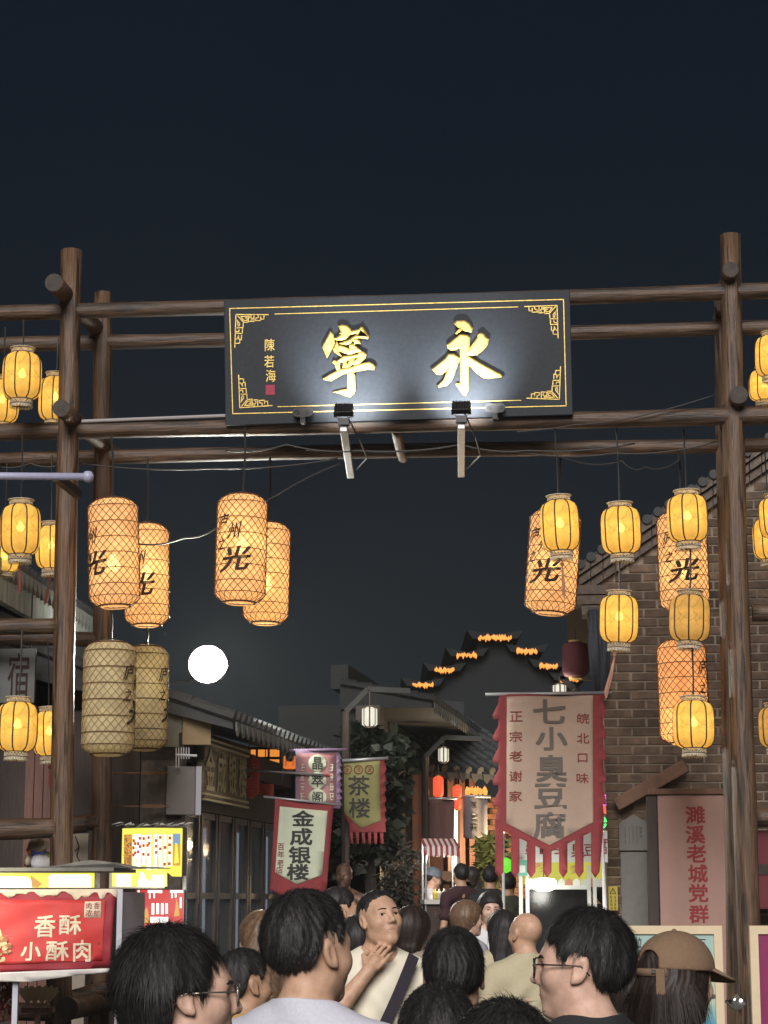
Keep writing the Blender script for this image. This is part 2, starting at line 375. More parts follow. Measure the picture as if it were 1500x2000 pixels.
YONG = [[(515,205),(545,165),(690,160),(770,215),(815,290),(800,350),(760,345),(700,325),(640,305),(550,385),(533,372),(610,285),(560,250)],
 [(390,575),(610,400),(740,415),(770,450),(760,600),(745,700),(745,1350),(700,1440),(660,1420),(545,1260),(550,1235),(590,1240),(625,1280),(615,650),(590,625),(520,655),(450,655),(400,625)],
 [(135,990),(370,800),(410,740),(490,735),(595,800),(590,850),(545,950),(500,1080),(460,1180),(370,1270),(300,1280),(240,1300),(235,1275),(330,1180),(370,1080),(410,970),(340,1040),(270,1080),(200,1070)],
 [(915,400),(960,375),(1020,395),(1040,435),(1100,480),(1080,560),(1000,660),(900,735),(800,750),(725,745),(700,700),(760,660),(900,470),(925,430)],
 [(705,780),(760,775),(860,840),(1000,920),(1200,1030),(1310,1085),(1325,1120),(1250,1130),(1100,1145),(1000,1130),(900,1050),(800,950),(720,890),(700,850)]]
NING = [[(300,345),(355,400),(390,560),(370,640),(300,760),(230,910),(190,830),(130,690),(160,600),(230,480)],
 [(485,215),(560,190),(680,210),(750,280),(760,360),(710,420),(640,500),(520,525),(380,508),(500,440),(560,400),(510,375),(545,340),(520,270)],
 [(760,330),(940,295),(990,240),(1030,250),(1100,360),(1155,440),(1145,488),(1060,480),(960,470),(880,480),(800,530),(730,600),(650,628),(520,602),(600,565),(700,545),(800,470),(900,400),(930,345),(840,370),(755,390)],
 [(810,530),(890,500),(960,540),(970,602),(900,590),(840,612),(850,560)],
 [(372,745),(445,570),(478,640),(455,745),(530,872),(480,850),(400,795)],
 [(470,680),(530,650),(700,715),(745,740),(740,650),(790,610),(880,680),(1000,782),(900,792),(800,830),(700,842),(600,805),(540,772),(470,760)],
 [(360,1030),(390,990),(500,1040),(510,1180),(440,1202),(420,1090)],
 [(470,1000),(600,900),(780,880),(930,850),(960,800),(1050,800),(1105,850),(1090,920),(960,1040),(830,1085),(790,1050),(880,980),(950,905),(800,925),(620,1010),(520,1022)],
 [(605,1010),(662,990),(655,1145),(590,1145)], [(780,930),(832,940),(785,1080),(680,1152),(680,1100)],
 [(150,1405),(300,1310),(540,1190),(700,1170),(780,1150),(950,1080),(1180,1030),(1260,1080),(1300,1130),(1280,1190),(1130,1180),(980,1210),(760,1260),(600,1280),(470,1350),(320,1440),(200,1432)],
 [(690,1250),(790,1240),(850,1330),(865,1650),(820,1740),(740,1802),(620,1770),(520,1722),(410,1702),(560,1660),(690,1640),(700,1500),(700,1330)]]
strokes(YONG, lambda x, y: (830 + x/8.8235, 610 + y/8.8235), 'yong')
strokes(NING, lambda x, y: (620 + x/11.538, 620 + y/11.538), 'ning')
mb = MB()
for ch, x, y in (('陳', 527, 674), ('若', 526, 706), ('海', 529, 734)):
    v = BF.uv(x, y); letters(mb, [(ch, v.x, v.z, 0.085, 0.105)], -0.004, 0.008)
mb.build('signature', GOLD, board)
mb = MB(); a = BF.uv(519, 752); b = BF.uv(537, 771); mb.box((a.x, -0.004, b.z), (b.x, 0.001, a.z)); seal = mb.build('seal', mat('seal_red', (0.30, 0.02, 0.05), 0.6, var=0.5, scale=120), board)
# ruyi cloud brackets that hold the lower edge
for px, py in ((592, 808), (967, 800)):
    c = BF.uv(px, py, -0.05); mb = MB()
    kx = 1/2.1429*(GD-.2)/FPX
    out = [(c.x + X*kx, c.z - Z*kx) for X, Z in ((-45,-5),(-42,-18),(-30,-27),(-16,-28),(-8,-24),(0,-27),(8,-24),(16,-28),(30,-27),(42,-18),(45,-5),(38,10),(26,15),(16,14),(10,24),(12,42),(-12,42),(-10,24),(-16,14),(-26,15),(-38,10))]
    mb.prism(out[::-1], -0.075, -0.05); mb.box((c.x-0.018, -0.06, c.z-0.085), (c.x+0.018, 0.06, c.z-0.075))
    for s in (-1, 1):
        mb.tube([(c.x + s*(0.045 + 0.022*math.cos(t*0.5)*(1-t/16)), -0.077, c.z + 0.006 + 0.022*math.sin(t*0.5)*(1-t/16)) for t in range(14)], 0.004, 5)
    mb.tube([(c.x - 0.03, -0.077, c.z-0.03), (c.x, -0.077, c.z-0.045), (c.x+0.03, -0.077, c.z-0.03)], 0.004, 5)
    mb.build('cloud_bracket', mat('aluminium_grey', (0.035, 0.035, 0.034), 0.6, 0.2), board)

# ------------------------------------------------------------------ the two floodlights under the board
for i, (lx, ly, ex, ey) in enumerate(((671, 801, 685, 928), (901, 796, 901, 926))):
    fr = Frame(lx, ly + 30, GD - 0.80, GY)
    t = thing('board_floodlight', ['black floodlight on steel arm under the carved character with the hooked foot', 'black floodlight on steel arm under the carved character with the long right sweep'][i], 'floodlight', fr.M, 'floodlights under the name board')
    e = fr.I @ GF.M @ GF.uv(ex, ey, DEP + 0.0)
    mb = MB(); mb.beam((0, 0.0, -0.02), (e.x, e.y, e.z), 0.062, 0.062); bevel(mb.build('arm', STEEL, t), 0.006)
    mb = MB(); mb.box((-0.045, -0.035, 0.0), (0.045, 0.05, 0.055)); mb.build('arm_cap', BLACK, t)
    h = fr.uv(lx, ly); hz = h.z
    Mh = Matrix.Translation((0, 0, hz)) @ Matrix.Rotation(R(-38), 4, 'X')
    mb = MB(); mb.box((-0.076, -0.025, -0.055), (0.076, 0.025, 0.055), 0, Mh)
    for j in range(6): mb.box((-0.062 + j*0.022, -0.045, -0.045), (-0.056 + j*0.022, -0.025, 0.045), 0, Mh)
    bevel(mb.build('housing', BLACK, t), 0.006)
    mb = MB(); mb.box((-0.064, 0.026, -0.045), (0.064, 0.028, 0.045), 0, Mh); mb.build('lens', glow('flood_lens', (0.9, 0.96, 1.0), 8.0), t)
    mb = MB()
    for s in (-1, 1): mb.tube([(s*0.078, 0, hz-0.01), (s*0.078, 0, 0.075), (s*0.03, 0, 0.06), (0, 0, 0.055)], 0.005, 6)
    mb.build('yoke', BLACK, t)
    mb = MB(); mb.tube([(0.02, 0, hz-0.03), (0.10, 0.25, -0.06), (0.12, 0.7, -0.12), (e.x+0.05, e.y, e.z+0.05)], 0.007, 6); mb.build('power_lead', WIRE, t)
    ld = bpy.data.lights.new('flood', 'SPOT'); ld.energy = 330; ld.spot_size = R(84); ld.spot_blend = 1.0; ld.shadow_soft_size = 0.05; ld.color = (0.93, 0.97, 1.0)
    lo = put(bpy.data.objects.new('flood_beam', ld), t); lo.location = Mh @ Vector((0, 0.05, 0)); lo.rotation_euler = Vector((0, 1.0, 0.85)).to_track_quat('-Z', 'Y').to_euler()

# ------------------------------------------------------------------ sagging cables along the beams
def cable(label, pts, k=0.0, sag=0.05, r=0.008, name='power_cable', mt=WIRE, group='cables strung along the gate'):
    W = [GF.M @ GF.uv(px, py, k) for px, py in pts]; path = []
    for a, b in zip(W, W[1:]):
        for i in range(8):
            t = i/8; p = a.lerp(b, t); p.z -= sag*4*t*(1-t); path.append(p)
    path.append(W[-1]); mb = MB().tube(path, r, 6)
    return tag(mb.build(name, mt, None, True), label, 'cable', group)
cable('thin black cable sagging below the lower front beam by the bamboo lanterns', [(160, 905), (420, 915), (660, 895)], -0.05, 0.03, 0.007)
cable('black cable drooping from the floodlight arm towards the tall bamboo lanterns', [(665, 905), (540, 968), (500, 1000)], 0.1, -0.02, 0.006)
cable('loose cable crossing between two pairs of bamboo lanterns', [(268, 1062), (360, 1050), (425, 1030)], 0.2, 0.03, 0.008)
cable('twisted cable tied under the lower front beam between the floodlights', [(440, 880), (560, 868), (700, 880), (900, 868), (1030, 880), (1240, 866)], -0.08, 0.03, 0.008)
cable('cable running just below the beam over the round yellow lanterns', [(1000, 880), (1200, 885), (1400, 862)], -0.06, 0.04, 0.007)
cable('looped cable hanging from the rear beam over the round yellow lanterns', [(1100, 892), (1215, 900), (1260, 912), (1330, 895)], 0.7, 0.05, 0.006)
cable('cable hanging across the side bay above the ball-ended rod', [(0, 912), (60, 905), (110, 910)], -0.05, 0.02, 0.007)
cable('cable stapled along the lower front beam beside the name board', [(1010, 842), (1120, 830), (1240, 815), (1400, 770)], -0.12, 0.01, 0.006)
mb = MB(); a = GF.uv(160, 823, -0.06); b = GF.uv(441, 812, -0.06); mb.tube([a, b], 0.016, 8)
o = mb.build('conduit', mat('pale_conduit', (0.30, 0.28, 0.28), 0.5), gate)
# pale rod with a ball end
rf = Frame(60, 930, GD - 0.9, GY)
t = thing('pale_rod', 'pale lilac metal rod with a ball end crossing the gate post', 'pole', rf.M)
a = rf.uv(-330, 927); b = rf.uv(172, 931); PL = mat('lilac_enamel', (0.36, 0.36, 0.50), 0.4, var=0.1, scale=30)
mb = MB(); mb.tube([a, b], 0.030, 12); mb.build('rod', PL, t, True)
mb = MB(); mb.lathe([(0.001, -0.048), (0.03, -0.04), (0.047, -0.012), (0.047, 0.012), (0.03, 0.04), (0.001, 0.048)], 16, 0, Matrix.Translation(b)); mb.build('ball_end', PL, t, True)
mb = MB(); c = rf.uv(110, 930, 0.0); mb.box((c.x-0.03, 0.0, c.z-0.04), (c.x+0.03, 0.72, c.z+0.03)); mb.build('wall_bracket', BLACK, t)
# ================================================================== lanterns
YEL = paper('yellow_silk_lit', (0.93, 0.60, 0.14), 0.32, 0.11, 0.35, 7.0)
YEL_DIM = paper('yellow_silk_dim', (0.72, 0.45, 0.13), 0.27, 0.05, 0.35, 7.0)
ORA = paper('bamboo_paper_lit', (0.97, 0.60, 0.28), 0.40, 0.10, 0.0, 4.0)
ORA_MID = paper('bamboo_paper_half', (0.95, 0.52, 0.22), 0.38, 0.04, 0.0, 4.0)
ORA_OFF = paper('bamboo_paper_unlit', (0.88, 0.76, 0.47), 0.0, 0.02, 0.0, 4.0)
RIB = mat('lantern_rib', (0.030, 0.012, 0.006), 0.6)
WEAVE = mat('bamboo_strip', (0.075, 0.028, 0.010), 0.6)
LACE = mat('lantern_lace', (0.50, 0.44, 0.33), 0.7, var=0.4, scale=60)
LACED = mat('lantern_lace_dark', (0.09, 0.06, 0.04), 0.7)
TASS = mat('faded_red_tassel', (0.20, 0.05, 0.04), 0.85, var=0.4, scale=60, stretch=(1, 1, 0.1))
TASSP = mat('faded_pink_tassel', (0.42, 0.22, 0.15), 0.85, var=0.3, scale=60, stretch=(1, 1, 0.1))
INK = mat('brush_ink', (0.035, 0.014, 0.010), 0.8)
BULB = glow('warm_bulb', (1.0, 0.80, 0.45), 14.0)
# unit yellow lantern: body 0.46 high, radius 0.165, origin at body centre
YP = []
for i in range(15):
    t = i / 14; z = 0.23 - 0.46*t; a = abs(2*t-1); r = 0.165 * (0.56 + 0.44 * (1 - a**4.5)**0.62); YP.append((r, z))
NP = 8
def panel_mesh(mt, nm):
    mb = MB(); v = []; f = []; K = 4
    for r, z in YP:
        for k in range(K + 1):
            q = (k / K - 0.5) * 2*math.pi/NP; rr = r * (1 + 0.035*math.cos(q * NP / 2)); v.append((rr*math.cos(q)*0.998, rr*math.sin(q), z))
    for i in range(len(YP) - 1):
        for k in range(K): f.append((i*(K+1)+k, i*(K+1)+k+1, (i+1)*(K+1)+k+1, (i+1)*(K+1)+k))
    return mb.add(v, f).mesh(nm, mt, True)
PM = {'lit': panel_mesh(YEL, 'silk_panel'), 'dim': panel_mesh(YEL_DIM, 'silk_panel_dim')}
RIBM = MB().tube([((r*1.02)*math.cos(math.pi/NP), (r*1.02)*math.sin(math.pi/NP), z) for r, z in YP], 0.0062, 6).mesh('rib', RIB, True)
def collar_mesh():
    mb = MB(); n = 22
    for z in (0.0, 0.048): mb.tube([(0.097*math.cos(2*math.pi*k/24), 0.097*math.sin(2*math.pi*k/24), z) for k in range(24)], 0.006, 5, 1, closed=True)
    for k in range(n):
        for s in (-1, 1):
            mb.tube([(0.097*math.cos(2*math.pi*(k + s*j*0.8)/n), 0.097*math.sin(2*math.pi*(k + s*j*0.8)/n), 0.048*j/2) for j in range(3)], 0.0032, 4, 0, cap=False)
    return mb
COLLAR = collar_mesh().mesh('lace_collar', [LACE, LACED])
CAPM = MB().lathe([(0.002, 0.062), (0.05, 0.060), (0.112, 0.052), (0.114, 0.046), (0.05, 0.046), (0.002, 0.046)], 20).mesh('cap_disc', LACE)
fm = MB()
for k in range(44):
    q = 2*math.pi*k/44; L = 0.028 + 0.012*rnd.random(); c, s = math.cos(q), math.sin(q); x, y = 0.099*c, 0.099*s
    fm.add([(x - s*0.006, y + c*0.006, 0), (x + s*0.006, y - c*0.006, 0), (x*1.02 + s*0.004, y*1.02 - c*0.004, -L), (x*1.02 - s*0.004, y*1.02 + c*0.004, -L)], [(0, 1, 2, 3)])
FRINGE = fm.mesh('fringe', LACE)
BULBM = MB().lathe([(0.001, -0.036), (0.02, -0.03), (0.034, -0.008), (0.032, 0.014), (0.016, 0.04), (0.012, 0.055)], 14).mesh('bulb', BULB, True)
def tassel(parent, z, L, mt, lean=0.0):
    mb = MB(); mb.tube([(0, 0, z), (lean*0.3, 0, z-0.05)], 0.004, 5)
    mb.lathe([(0.001, 0.02), (0.016, 0.012), (0.02, 0), (0.014, -0.016), (0.006, -0.022)], 10, 0, Matrix.Translation((lean*0.3, 0, z-0.06)))
    for k in range(22):
        q = rnd.random()*6.28; r = 0.014*rnd.random()**0.5; L2 = L*(0.85+0.2*rnd.random())
        mb.tube([(lean*0.3 + r*0.3*math.cos(q), r*0.3*math.sin(q), z-0.07), (lean*0.6 + r*math.cos(q), r*math.sin(q), z-0.07-L2*0.5), (lean + r*1.1*math.cos(q), r*1.1*math.sin(q), z-0.07-L2)], 0.0022, 3, 0, cap=False)
    return mb.build('tassel', mt, parent)
_light = {}
def lamp(parent, loc, e, col, rad=0.03):
    k = (e, col)
    if k not in _light:
        ld = bpy.data.lights.new('bulb_or_fill', 'POINT'); ld.energy = e; ld.color = col; ld.shadow_soft_size = rad; _light[k] = ld
    o = put(bpy.data.objects.new('lamp_light', _light[k]), parent); o.location = loc; return o
def yellow(px, y0, y1, wpx, d, label, k='lit', cord_y=None, tas=None, rot=0.0, tilt=0.0, group='round yellow silk lanterns', white=False):
    c = P(px, (y0+y1)/2, d); sx = wpx*d/FPX/0.335; sz = (y1-y0)*d/FPX/0.46
    t = thing('silk_lantern', label, 'lantern', Matrix.Translation(c) @ Matrix.Rotation(tilt + R(rnd.uniform(-2.5, 2.5)), 4, 'Y') @ Matrix.Rotation(R(rnd.uniform(-2, 2)), 4, 'X') @ Matrix.Rotation(rot, 4, 'Z') @ Matrix.Diagonal((sx, sx*rnd.uniform(.94, 1.04), sz, 1)), group)
    for i in range(NP):
        a = 2*math.pi*i/NP
        o = inst('silk_panel', PM[k], t); o.rotation_euler.z = a
        o = inst('rib', RIBM, t); o.rotation_euler.z = a
    o = inst('lace_collar', COLLAR, t); o.location.z = 0.228
    o = inst('cap_disc', CAPM, t); o.location.z = 0.228
    o = inst('lace_collar', COLLAR, t); o.location.z = -0.278
    o = inst('fringe', FRINGE, t); o.location.z = -0.278
    if k == 'lit' or k == 'white':
        o = inst('bulb', BULBM, t); o.location.z = 0.02; lamp(t, (0, 0, 0.02), 4.6*rnd.choice((.6, .85, 1.0, 1.3)), (1.0, 0.80, 0.46))
    else:
        lamp(t, (0, 0, 0.02), 0.35, (1.0, 0.78, 0.42))
    if cord_y is not None:
        zt = (P(px, cord_y, d).z - c.z) / sz
        mb = MB(); mb.tube([(0, 0, 0.285), (0.004, 0, 0.6*zt), (0, 0, zt)], [0.009, 0.007, 0.009], 6); mb.build('cord', WIRE, t)
    if tas: tassel(t, -0.285, tas[0], TASSP if tas[1] else TASS, tas[2] if len(tas) > 2 else 0.0)
    return t
ZF = GD - 0.12; ZR = GD + DEP
yellow(43, 687, 783, 77, ZF, 'bright yellow ribbed lantern hung highest beside the gate post with the cut log end', cord_y=625, rot=0.2)
yellow(4, 742, 828, 66, ZR, 'yellow lantern half hidden behind the highest lantern of the side bay', cord_y=640, rot=0.9)
yellow(108, 735, 824, 66, ZR, 'yellow lantern tucked behind the gate post next to the highest lantern', cord_y=660, rot=0.4)
yellow(40, 985, 1085, 78, ZF, 'yellow ribbed lantern with red tassel hung under the ball-ended rod', cord_y=850, tas=(0.22, 0), rot=0.1)
yellow(100, 1027, 1112, 62, ZR, 'yellow lantern behind the gate post in front of the white eave board', cord_y=890, tas=(0.26, 0, -0.06), rot=0.5)
yellow(8, 1065, 1118, 60, ZR + 0.3, 'yellow lantern peeping out behind the tasselled lantern under the rod', cord_y=890, rot=0.3)
yellow(34, 1372, 1468, 78, ZF, 'yellow ribbed lantern hung over the red stall banner by the inn sign', cord_y=1230, rot=0.35)
yellow(96, 1390, 1476, 62, ZR, 'yellow lantern half behind the gate post above the red stall', cord_y=1250, tas=(0.20, 0), rot=0.2)
yellow(1094, 977, 1078, 77, ZF, 'yellow lantern with pink tassel hung in front of a bamboo lantern', cord_y=838, tas=(0.30, 1), rot=0.05)
yellow(1213, 990, 1083, 78, ZF, 'yellow lantern hung alone above another yellow lantern, nothing behind it', cord_y=838, rot=0.15)
yellow(1343, 966, 1060, 80, ZF, 'yellow lantern topmost of three on one cord in front of bamboo lanterns', cord_y=838, rot=0.0)
yellow(1209, 1163, 1256, 76, ZF, 'torn yellow lantern with long faded tassel against the brick gable', cord_y=1098, tas=(0.42, 1, -0.12), rot=0.3)
yellow(1347, 1163, 1254, 79, ZF, 'dull amber lantern with no glow, middle of three on one cord', 'dim', cord_y=1072, rot=0.2)
yellow(1355, 1370, 1462, 80, ZF, 'yellow lantern lowest of three on one cord over the pink panel', cord_y=1265, rot=0.1)
yellow(1508, 655, 738, 68, ZF, 'yellow lantern hung highest past the gate post with the round log end', cord_y=580, rot=0.2)
yellow(1494, 722, 785, 62, ZR, 'yellow lantern behind the highest one past the gate post', cord_y=640, rot=0.5)
yellow(1516, 972, 1052, 66, ZF, 'yellow lantern beside the gate post in front of the gable rake', cord_y=820, rot=0.2)
yellow(1502, 1012, 1094, 64, ZR, 'yellow lantern in front of the bricks beside the gate post', cord_y=870, tas=(0.25, 0), rot=0.6)
yellow(1515, 1382, 1460, 66, ZR, 'dull yellow lantern in front of the bricks low beside the gate post', 'dim', cord_y=1210, rot=0.2)

# ---- tall woven bamboo lanterns: unit height 0.92, radius 0.21
BH, BR = 0.92, 0.21
def bprof(z):
    a = abs(z) / (BH/2); e = max(0.0, (a - 0.80) / 0.20)
    return BR * (1 - 0.52 * e**2.1)
BPR = [(bprof(z), z) for z in [BH/2*math.sin(math.pi/2*(1-2*i/30))*1.0 for i in range(31)]]
PAPER = {n: MB().lathe([(r*0.965, z) for r, z in BPR], 32).mesh('paper_shade', m, True) for n, m in (('lit', ORA), ('mid', ORA_MID), ('off', ORA_OFF))}
wm = MB(); NW = 20; tw = 2*math.pi*0.62
for k in range(NW):
    for s in (-1, 1):
        pts = []
        for i in range(27):
            z = BH/2*0.995 - BH*0.99*i/26; q = 2*math.pi*k/NW + s*tw*(i/26 - 0.5); r = bprof(z) * (1.0 + 0.006*s); pts.append((r*math.cos(q), r*math.sin(q), z))
        wm.tube(pts, 0.0027, 4, 0, cap=False)
WV = wm.mesh('bamboo_weave', WEAVE); WV2 = wm.mesh('bamboo_weave_frontlit', mat('frontlit_bamboo_strip', (.30, .22, .12), .6))  # second weave: same strips in a paler colour, imitating light from the front
hm = []
for z in (0.445, 0.375, 0.24, 0.11, -0.02, -0.15, -0.28, -0.375, -0.445):
    r = bprof(z)*1.012; hm.append(MB().tube([(r*math.cos(2*math.pi*k/32), r*math.sin(2*math.pi*k/32), z) for k in range(32)], 0.0034 if abs(z) < .44 else .008, 5, closed=True).mesh('hoop', WEAVE))
def bamboo(px, y0, y1, wpx, d, label, k='lit', cord_y=None, txt=0.0, tilt=0.0, bz=-0.02):
    c = P(px, (y0+y1)/2, d); sx = wpx*d/FPX/(2*BR*1.02); sz = (y1-y0)*d/FPX/BH
    M = Matrix.Translation(c) @ Matrix.Rotation(tilt, 4, 'Y') @ Matrix.Diagonal((sx, sx, sz, 1))
    t = thing('bamboo_lantern', label, 'lantern', M, 'tall woven bamboo lanterns')
    inst('paper_shade', PAPER[k], t); o = inst('bamboo_weave', WV2 if k == 'off' else WV, t); o.rotation_euler.z = rnd.random()
    for h in hm: inst('hoop', h, t)
    if txt is not None:   # brush lettering wrapped round the shade
        mb = MB(); rows = (('庐', 0.06, 0.20, 0.105, 0.13), ('州', -0.10, 0.12, 0.10, 0.13), ('之', 0.07, 0.015, 0.085, 0.10), ('光', -0.13, -0.11, 0.24, 0.20))
        for ch, dx, z, wd, ht in rows:
            V, F, gw, gh = glyph(ch, 0); bo = .020 if ch == '光' else .014
            for kk, (ox, oz) in enumerate(((-bo, -bo), (bo, -bo), (bo, bo), (-bo, bo), (0, 0))):
                v = []
                for a, b in V:
                    a_, b_ = a + ox, b + oz; th = txt + dx*-3.2 + (a_*wd/gw + 0.22*b_*wd/gw)/BR; zz = z + (b_ + .12*a_)*ht/gh; r = bprof(zz)*(1.018 + .0006*kk)
                    v.append((r*math.sin(th), -r*math.cos(th), zz))
                mb.add(v, F)
        mb.build('brush_lettering', INK, t)
    if k == 'lit':
        o = inst('bulb', BULBM, t); o.location.z = bz; o.scale = (1.5, 1.5, 1.5); lamp(t, (0, 0, bz), 24.0*rnd.choice((.75, 1.0, 1.3)), (1.0, 0.80, 0.48))
    elif k == 'mid': lamp(t, (0, 0, bz), 4.0, (1.0, 0.74, 0.40))
    if cord_y is not None:
        zt = (P(px, cord_y, d).z - c.z) / sz
        mb = MB(); mb.tube([(0, 0, 0.44), (0.01, 0, zt*0.6+0.18), (0, 0, zt)], 0.010, 6)
        mb.tube([(-0.09, 0, 0.452), (0, 0, 0.49), (0.09, 0, 0.452)], 0.006, 5); mb.build('cord', WIRE, t)
    return t
bamboo(222, 970, 1190, 103, ZF, 'glowing bamboo lantern with lettering turned to the gate post, front of its pair', cord_y=850, txt=-1.15, tilt=R(-2.5), bz=-0.1)
bamboo(287, 1020, 1226, 90, ZR, 'glowing bamboo lantern with lettering in view, rear of the pair at the gate post', cord_y=893, txt=-0.55, tilt=R(-1), bz=-0.0)
bamboo(471, 962, 1183, 103, ZF, 'glowing bamboo lantern with all four brushed characters showing', cord_y=835, txt=-0.55, tilt=R(1), bz=0.02)
bamboo(521, 1018, 1222, 93, ZR, 'glowing bamboo lantern without lettering behind the one with four characters', cord_y=893, txt=2.6, tilt=R(1), bz=-0.1)
bamboo(213, 1252, 1476, 104, ZF, 'unlit greyish bamboo lantern hanging below the lit ones at the gate post', 'off', cord_y=1192, txt=1.15)
bamboo(284, 1260, 1466, 90, ZR, 'unlit bamboo lantern behind the greyish one beside the street floodlight', 'off', cord_y=1226, txt=1.2)
bamboo(1080, 992, 1203, 104, ZR, 'glowing bamboo lantern leaning behind the yellow lantern with pink tassel', cord_y=870, txt=-0.75, tilt=R(4.5), bz=-0.02)
bamboo(1334, 996, 1197, 101, ZR, 'glowing bamboo lantern with lettering behind the topmost yellow lantern', cord_y=866, txt=-0.5, tilt=R(-1), bz=-0.09)
bamboo(1334, 1248, 1454, 99, ZR, 'dimmer bamboo lantern behind the lowest yellow lantern by the bricks', 'mid', cord_y=1197, txt=1.0, tilt=R(-1), bz=-0.3)
# ================================================================== brick gable house
BY = R(-5.5); BD = 20.6
HF = Frame(1185, 1760, BD, BY, z=0.0)
house = thing('brick_house', 'old grey brick house with stepped corbel and steep gable behind the gate', 'house', HF.M)
MORT = mat('lime_mortar', (0.25, 0.205, 0.160), 0.9, var=0.5, scale=4, bump=0.5, world=True, detail=10)
BRK = mat('grey_brick', (0.112, 0.076, 0.052), 0.85, var=0.6, scale=5.5, bump=0.8, rand=0.34, world=True, detail=10)
g = lambda x, y, k=0.0: HF.uv(x, y, k)
eL = g(1140, 1122); ap = g(1500, 880); sl = (ap.z - eL.z) / (ap.x - eL.x)
W = 6.4; ridge_x = eL.x + W/2; zr = eL.z + sl * (W/2 + 0.0)
top = lambda x: eL.z + sl * (x - eL.x) if x < ridge_x else zr - sl * (x - ridge_x)
mb = MB(); xr = eL.x + W
mb.prism([(0, 0), (xr, 0), (xr, eL.z), (ridge_x, zr - 0.06), (0, top(0) - 0.06)], 0.006, 9.0)
mb.build('wall', MORT, house)
bh, bl, jt = 0.092, 0.285, 0.016
bm_ = MB(); bm_.box((-bl/2 + jt/2, -0.006, -bh/2 + jt/2), (bl/2 - jt/2, 0.04, bh/2 - jt/2)); BME = bm_.mesh('brick', BRK)
bh_ = MB(); bh_.box((-bl/4 + jt/2, -0.006, -bh/2 + jt/2), (bl/4 - jt/2, 0.04, bh/2 - jt/2)); BMH = bh_.mesh('half_brick', BRK)
cand = []; rest = MB(); r = 0
vis_x1 = xr - .05; in_view = g(1500, 1300).x + .1
z = bh/2
while z < zr:
    x = bl/2 if r % 2 else bl/4; first = not (r % 2)
    while x < vis_x1:
        half = first and x < bl*0.3; wdt = bl/2 if half else bl
        if x - wdt/2 >= -0.001 and z + bh/2 < min(top(x - wdt/2), top(x + wdt/2)) - 0.10: cand.append((x, z, half))
        x += (bl*0.75 if half else bl); first = False
    z += bh; r += 1
def hidden(x, z):   # behind the pink panel, grey slab and low things in front
    p1 = g(1262, 1560); p2 = g(1430, 1560); return (p1.x < x < p2.x and z < p1.z - 0.1) or z < 1.2 or x > in_view
order = sorted(cand, key=lambda c: (hidden(c[0], c[1]), -c[1]))
for i, (x, z, half) in enumerate(order):
    dy = rnd.uniform(-0.004, 0.003); rz = rnd.uniform(-0.012, 0.012)
    if i < 300:
        o = inst('brick', BMH if half else BME, house); o.location = (x + rnd.uniform(-.004, .004), dy, z); o.rotation_euler = (0, rz*0.6, rz); o.scale = (rnd.uniform(.96, 1.0), 1, rnd.uniform(.9, 1.0))
    else:
        w2 = (bl/4 if half else bl/2) - jt/2; rest.box((x - w2, -0.006 + dy, z - bh/2 + jt/2), (x + w2, 0.03, z + bh/2 - jt/2))
if rest.v: rest.build('lower_brickwork', BRK, house)['kind'] = 'stuff'
# side wall bricks along the lane are left to the corner quoins
for k, off in ((0, 0.0), (1, 0.09), (2, 0.2)):   # raking corbel courses under the tiles
    mb = MB(); y0 = -0.07 - 0.05*k
    n_ = 26
    for i in range(n_):
        a = (eL.x - 0.05) + (ridge_x - eL.x + 0.05) * i / n_; b = (eL.x - 0.05) + (ridge_x - eL.x + 0.05) * (i + 0.93) / n_
        za, zb = top(a) - 0.20 + 0.10*k, top(b) - 0.20 + 0.10*k
        mb.prism([(a, za), (b, zb), (b, zb + 0.085), (a, za + 0.085)], y0 + rnd.uniform(-.006, .006), 0.03)
    mb.prism([(ridge_x, zr-0.2+.1*k), (xr+.05, eL.z-0.2+.1*k), (xr+.05, eL.z-0.115+.1*k), (ridge_x, zr-0.115+.1*k)], y0, 0.03)
    mb.build('raking_corbel', mat('corbel_brick', (0.13, 0.105, 0.085), 0.85, var=0.4, scale=20, bump=0.4), house)
mb = MB()
for s in range(5): mb.box((-0.02 - 0.058*(s+1), -0.05 - 0.02*s, eL.z - 0.62 + 0.10*s), (0.06, 0.3, eL.z - 0.53 + 0.10*s))
mb.build('eave_corbel', mat('corbel_brick', (0.13, 0.105, 0.085)), house)
mb = MB(); mb.prism([(eL.x - 0.2, top(eL.x-.2)+.02), (ridge_x, zr+.02), (xr+.2, eL.z-.1), (xr+.2, eL.z), (ridge_x, zr+.12), (eL.x - 0.2, top(eL.x-.2)+.12)], -0.16, 9.1); mb.build('roof', TILE, house)
# tile ends along the rake
mb = MB()
for i in range(30):
    x = eL.x - 0.15 + (ridge_x - eL.x + 0.1) * i / 29; mb.tube([(x, -0.20, top(x) + 0.10), (x, 0.4, top(x) + 0.10)], 0.05, 8)
mb.build('rake_tile_row', TILE, house)['kind'] = 'stuff'
# brace and frame timbers in front of the wall
mb = MB(); a = g(1203, 1572, -0.14); b = g(1340, 1495, -0.14); mb.beam(a, b, 0.08, 0.13); bevel(mb.build('brace', mat('orange_brown_timber', (0.16, 0.08, 0.045), 0.6, var=.3, scale=8), house), 0.01)
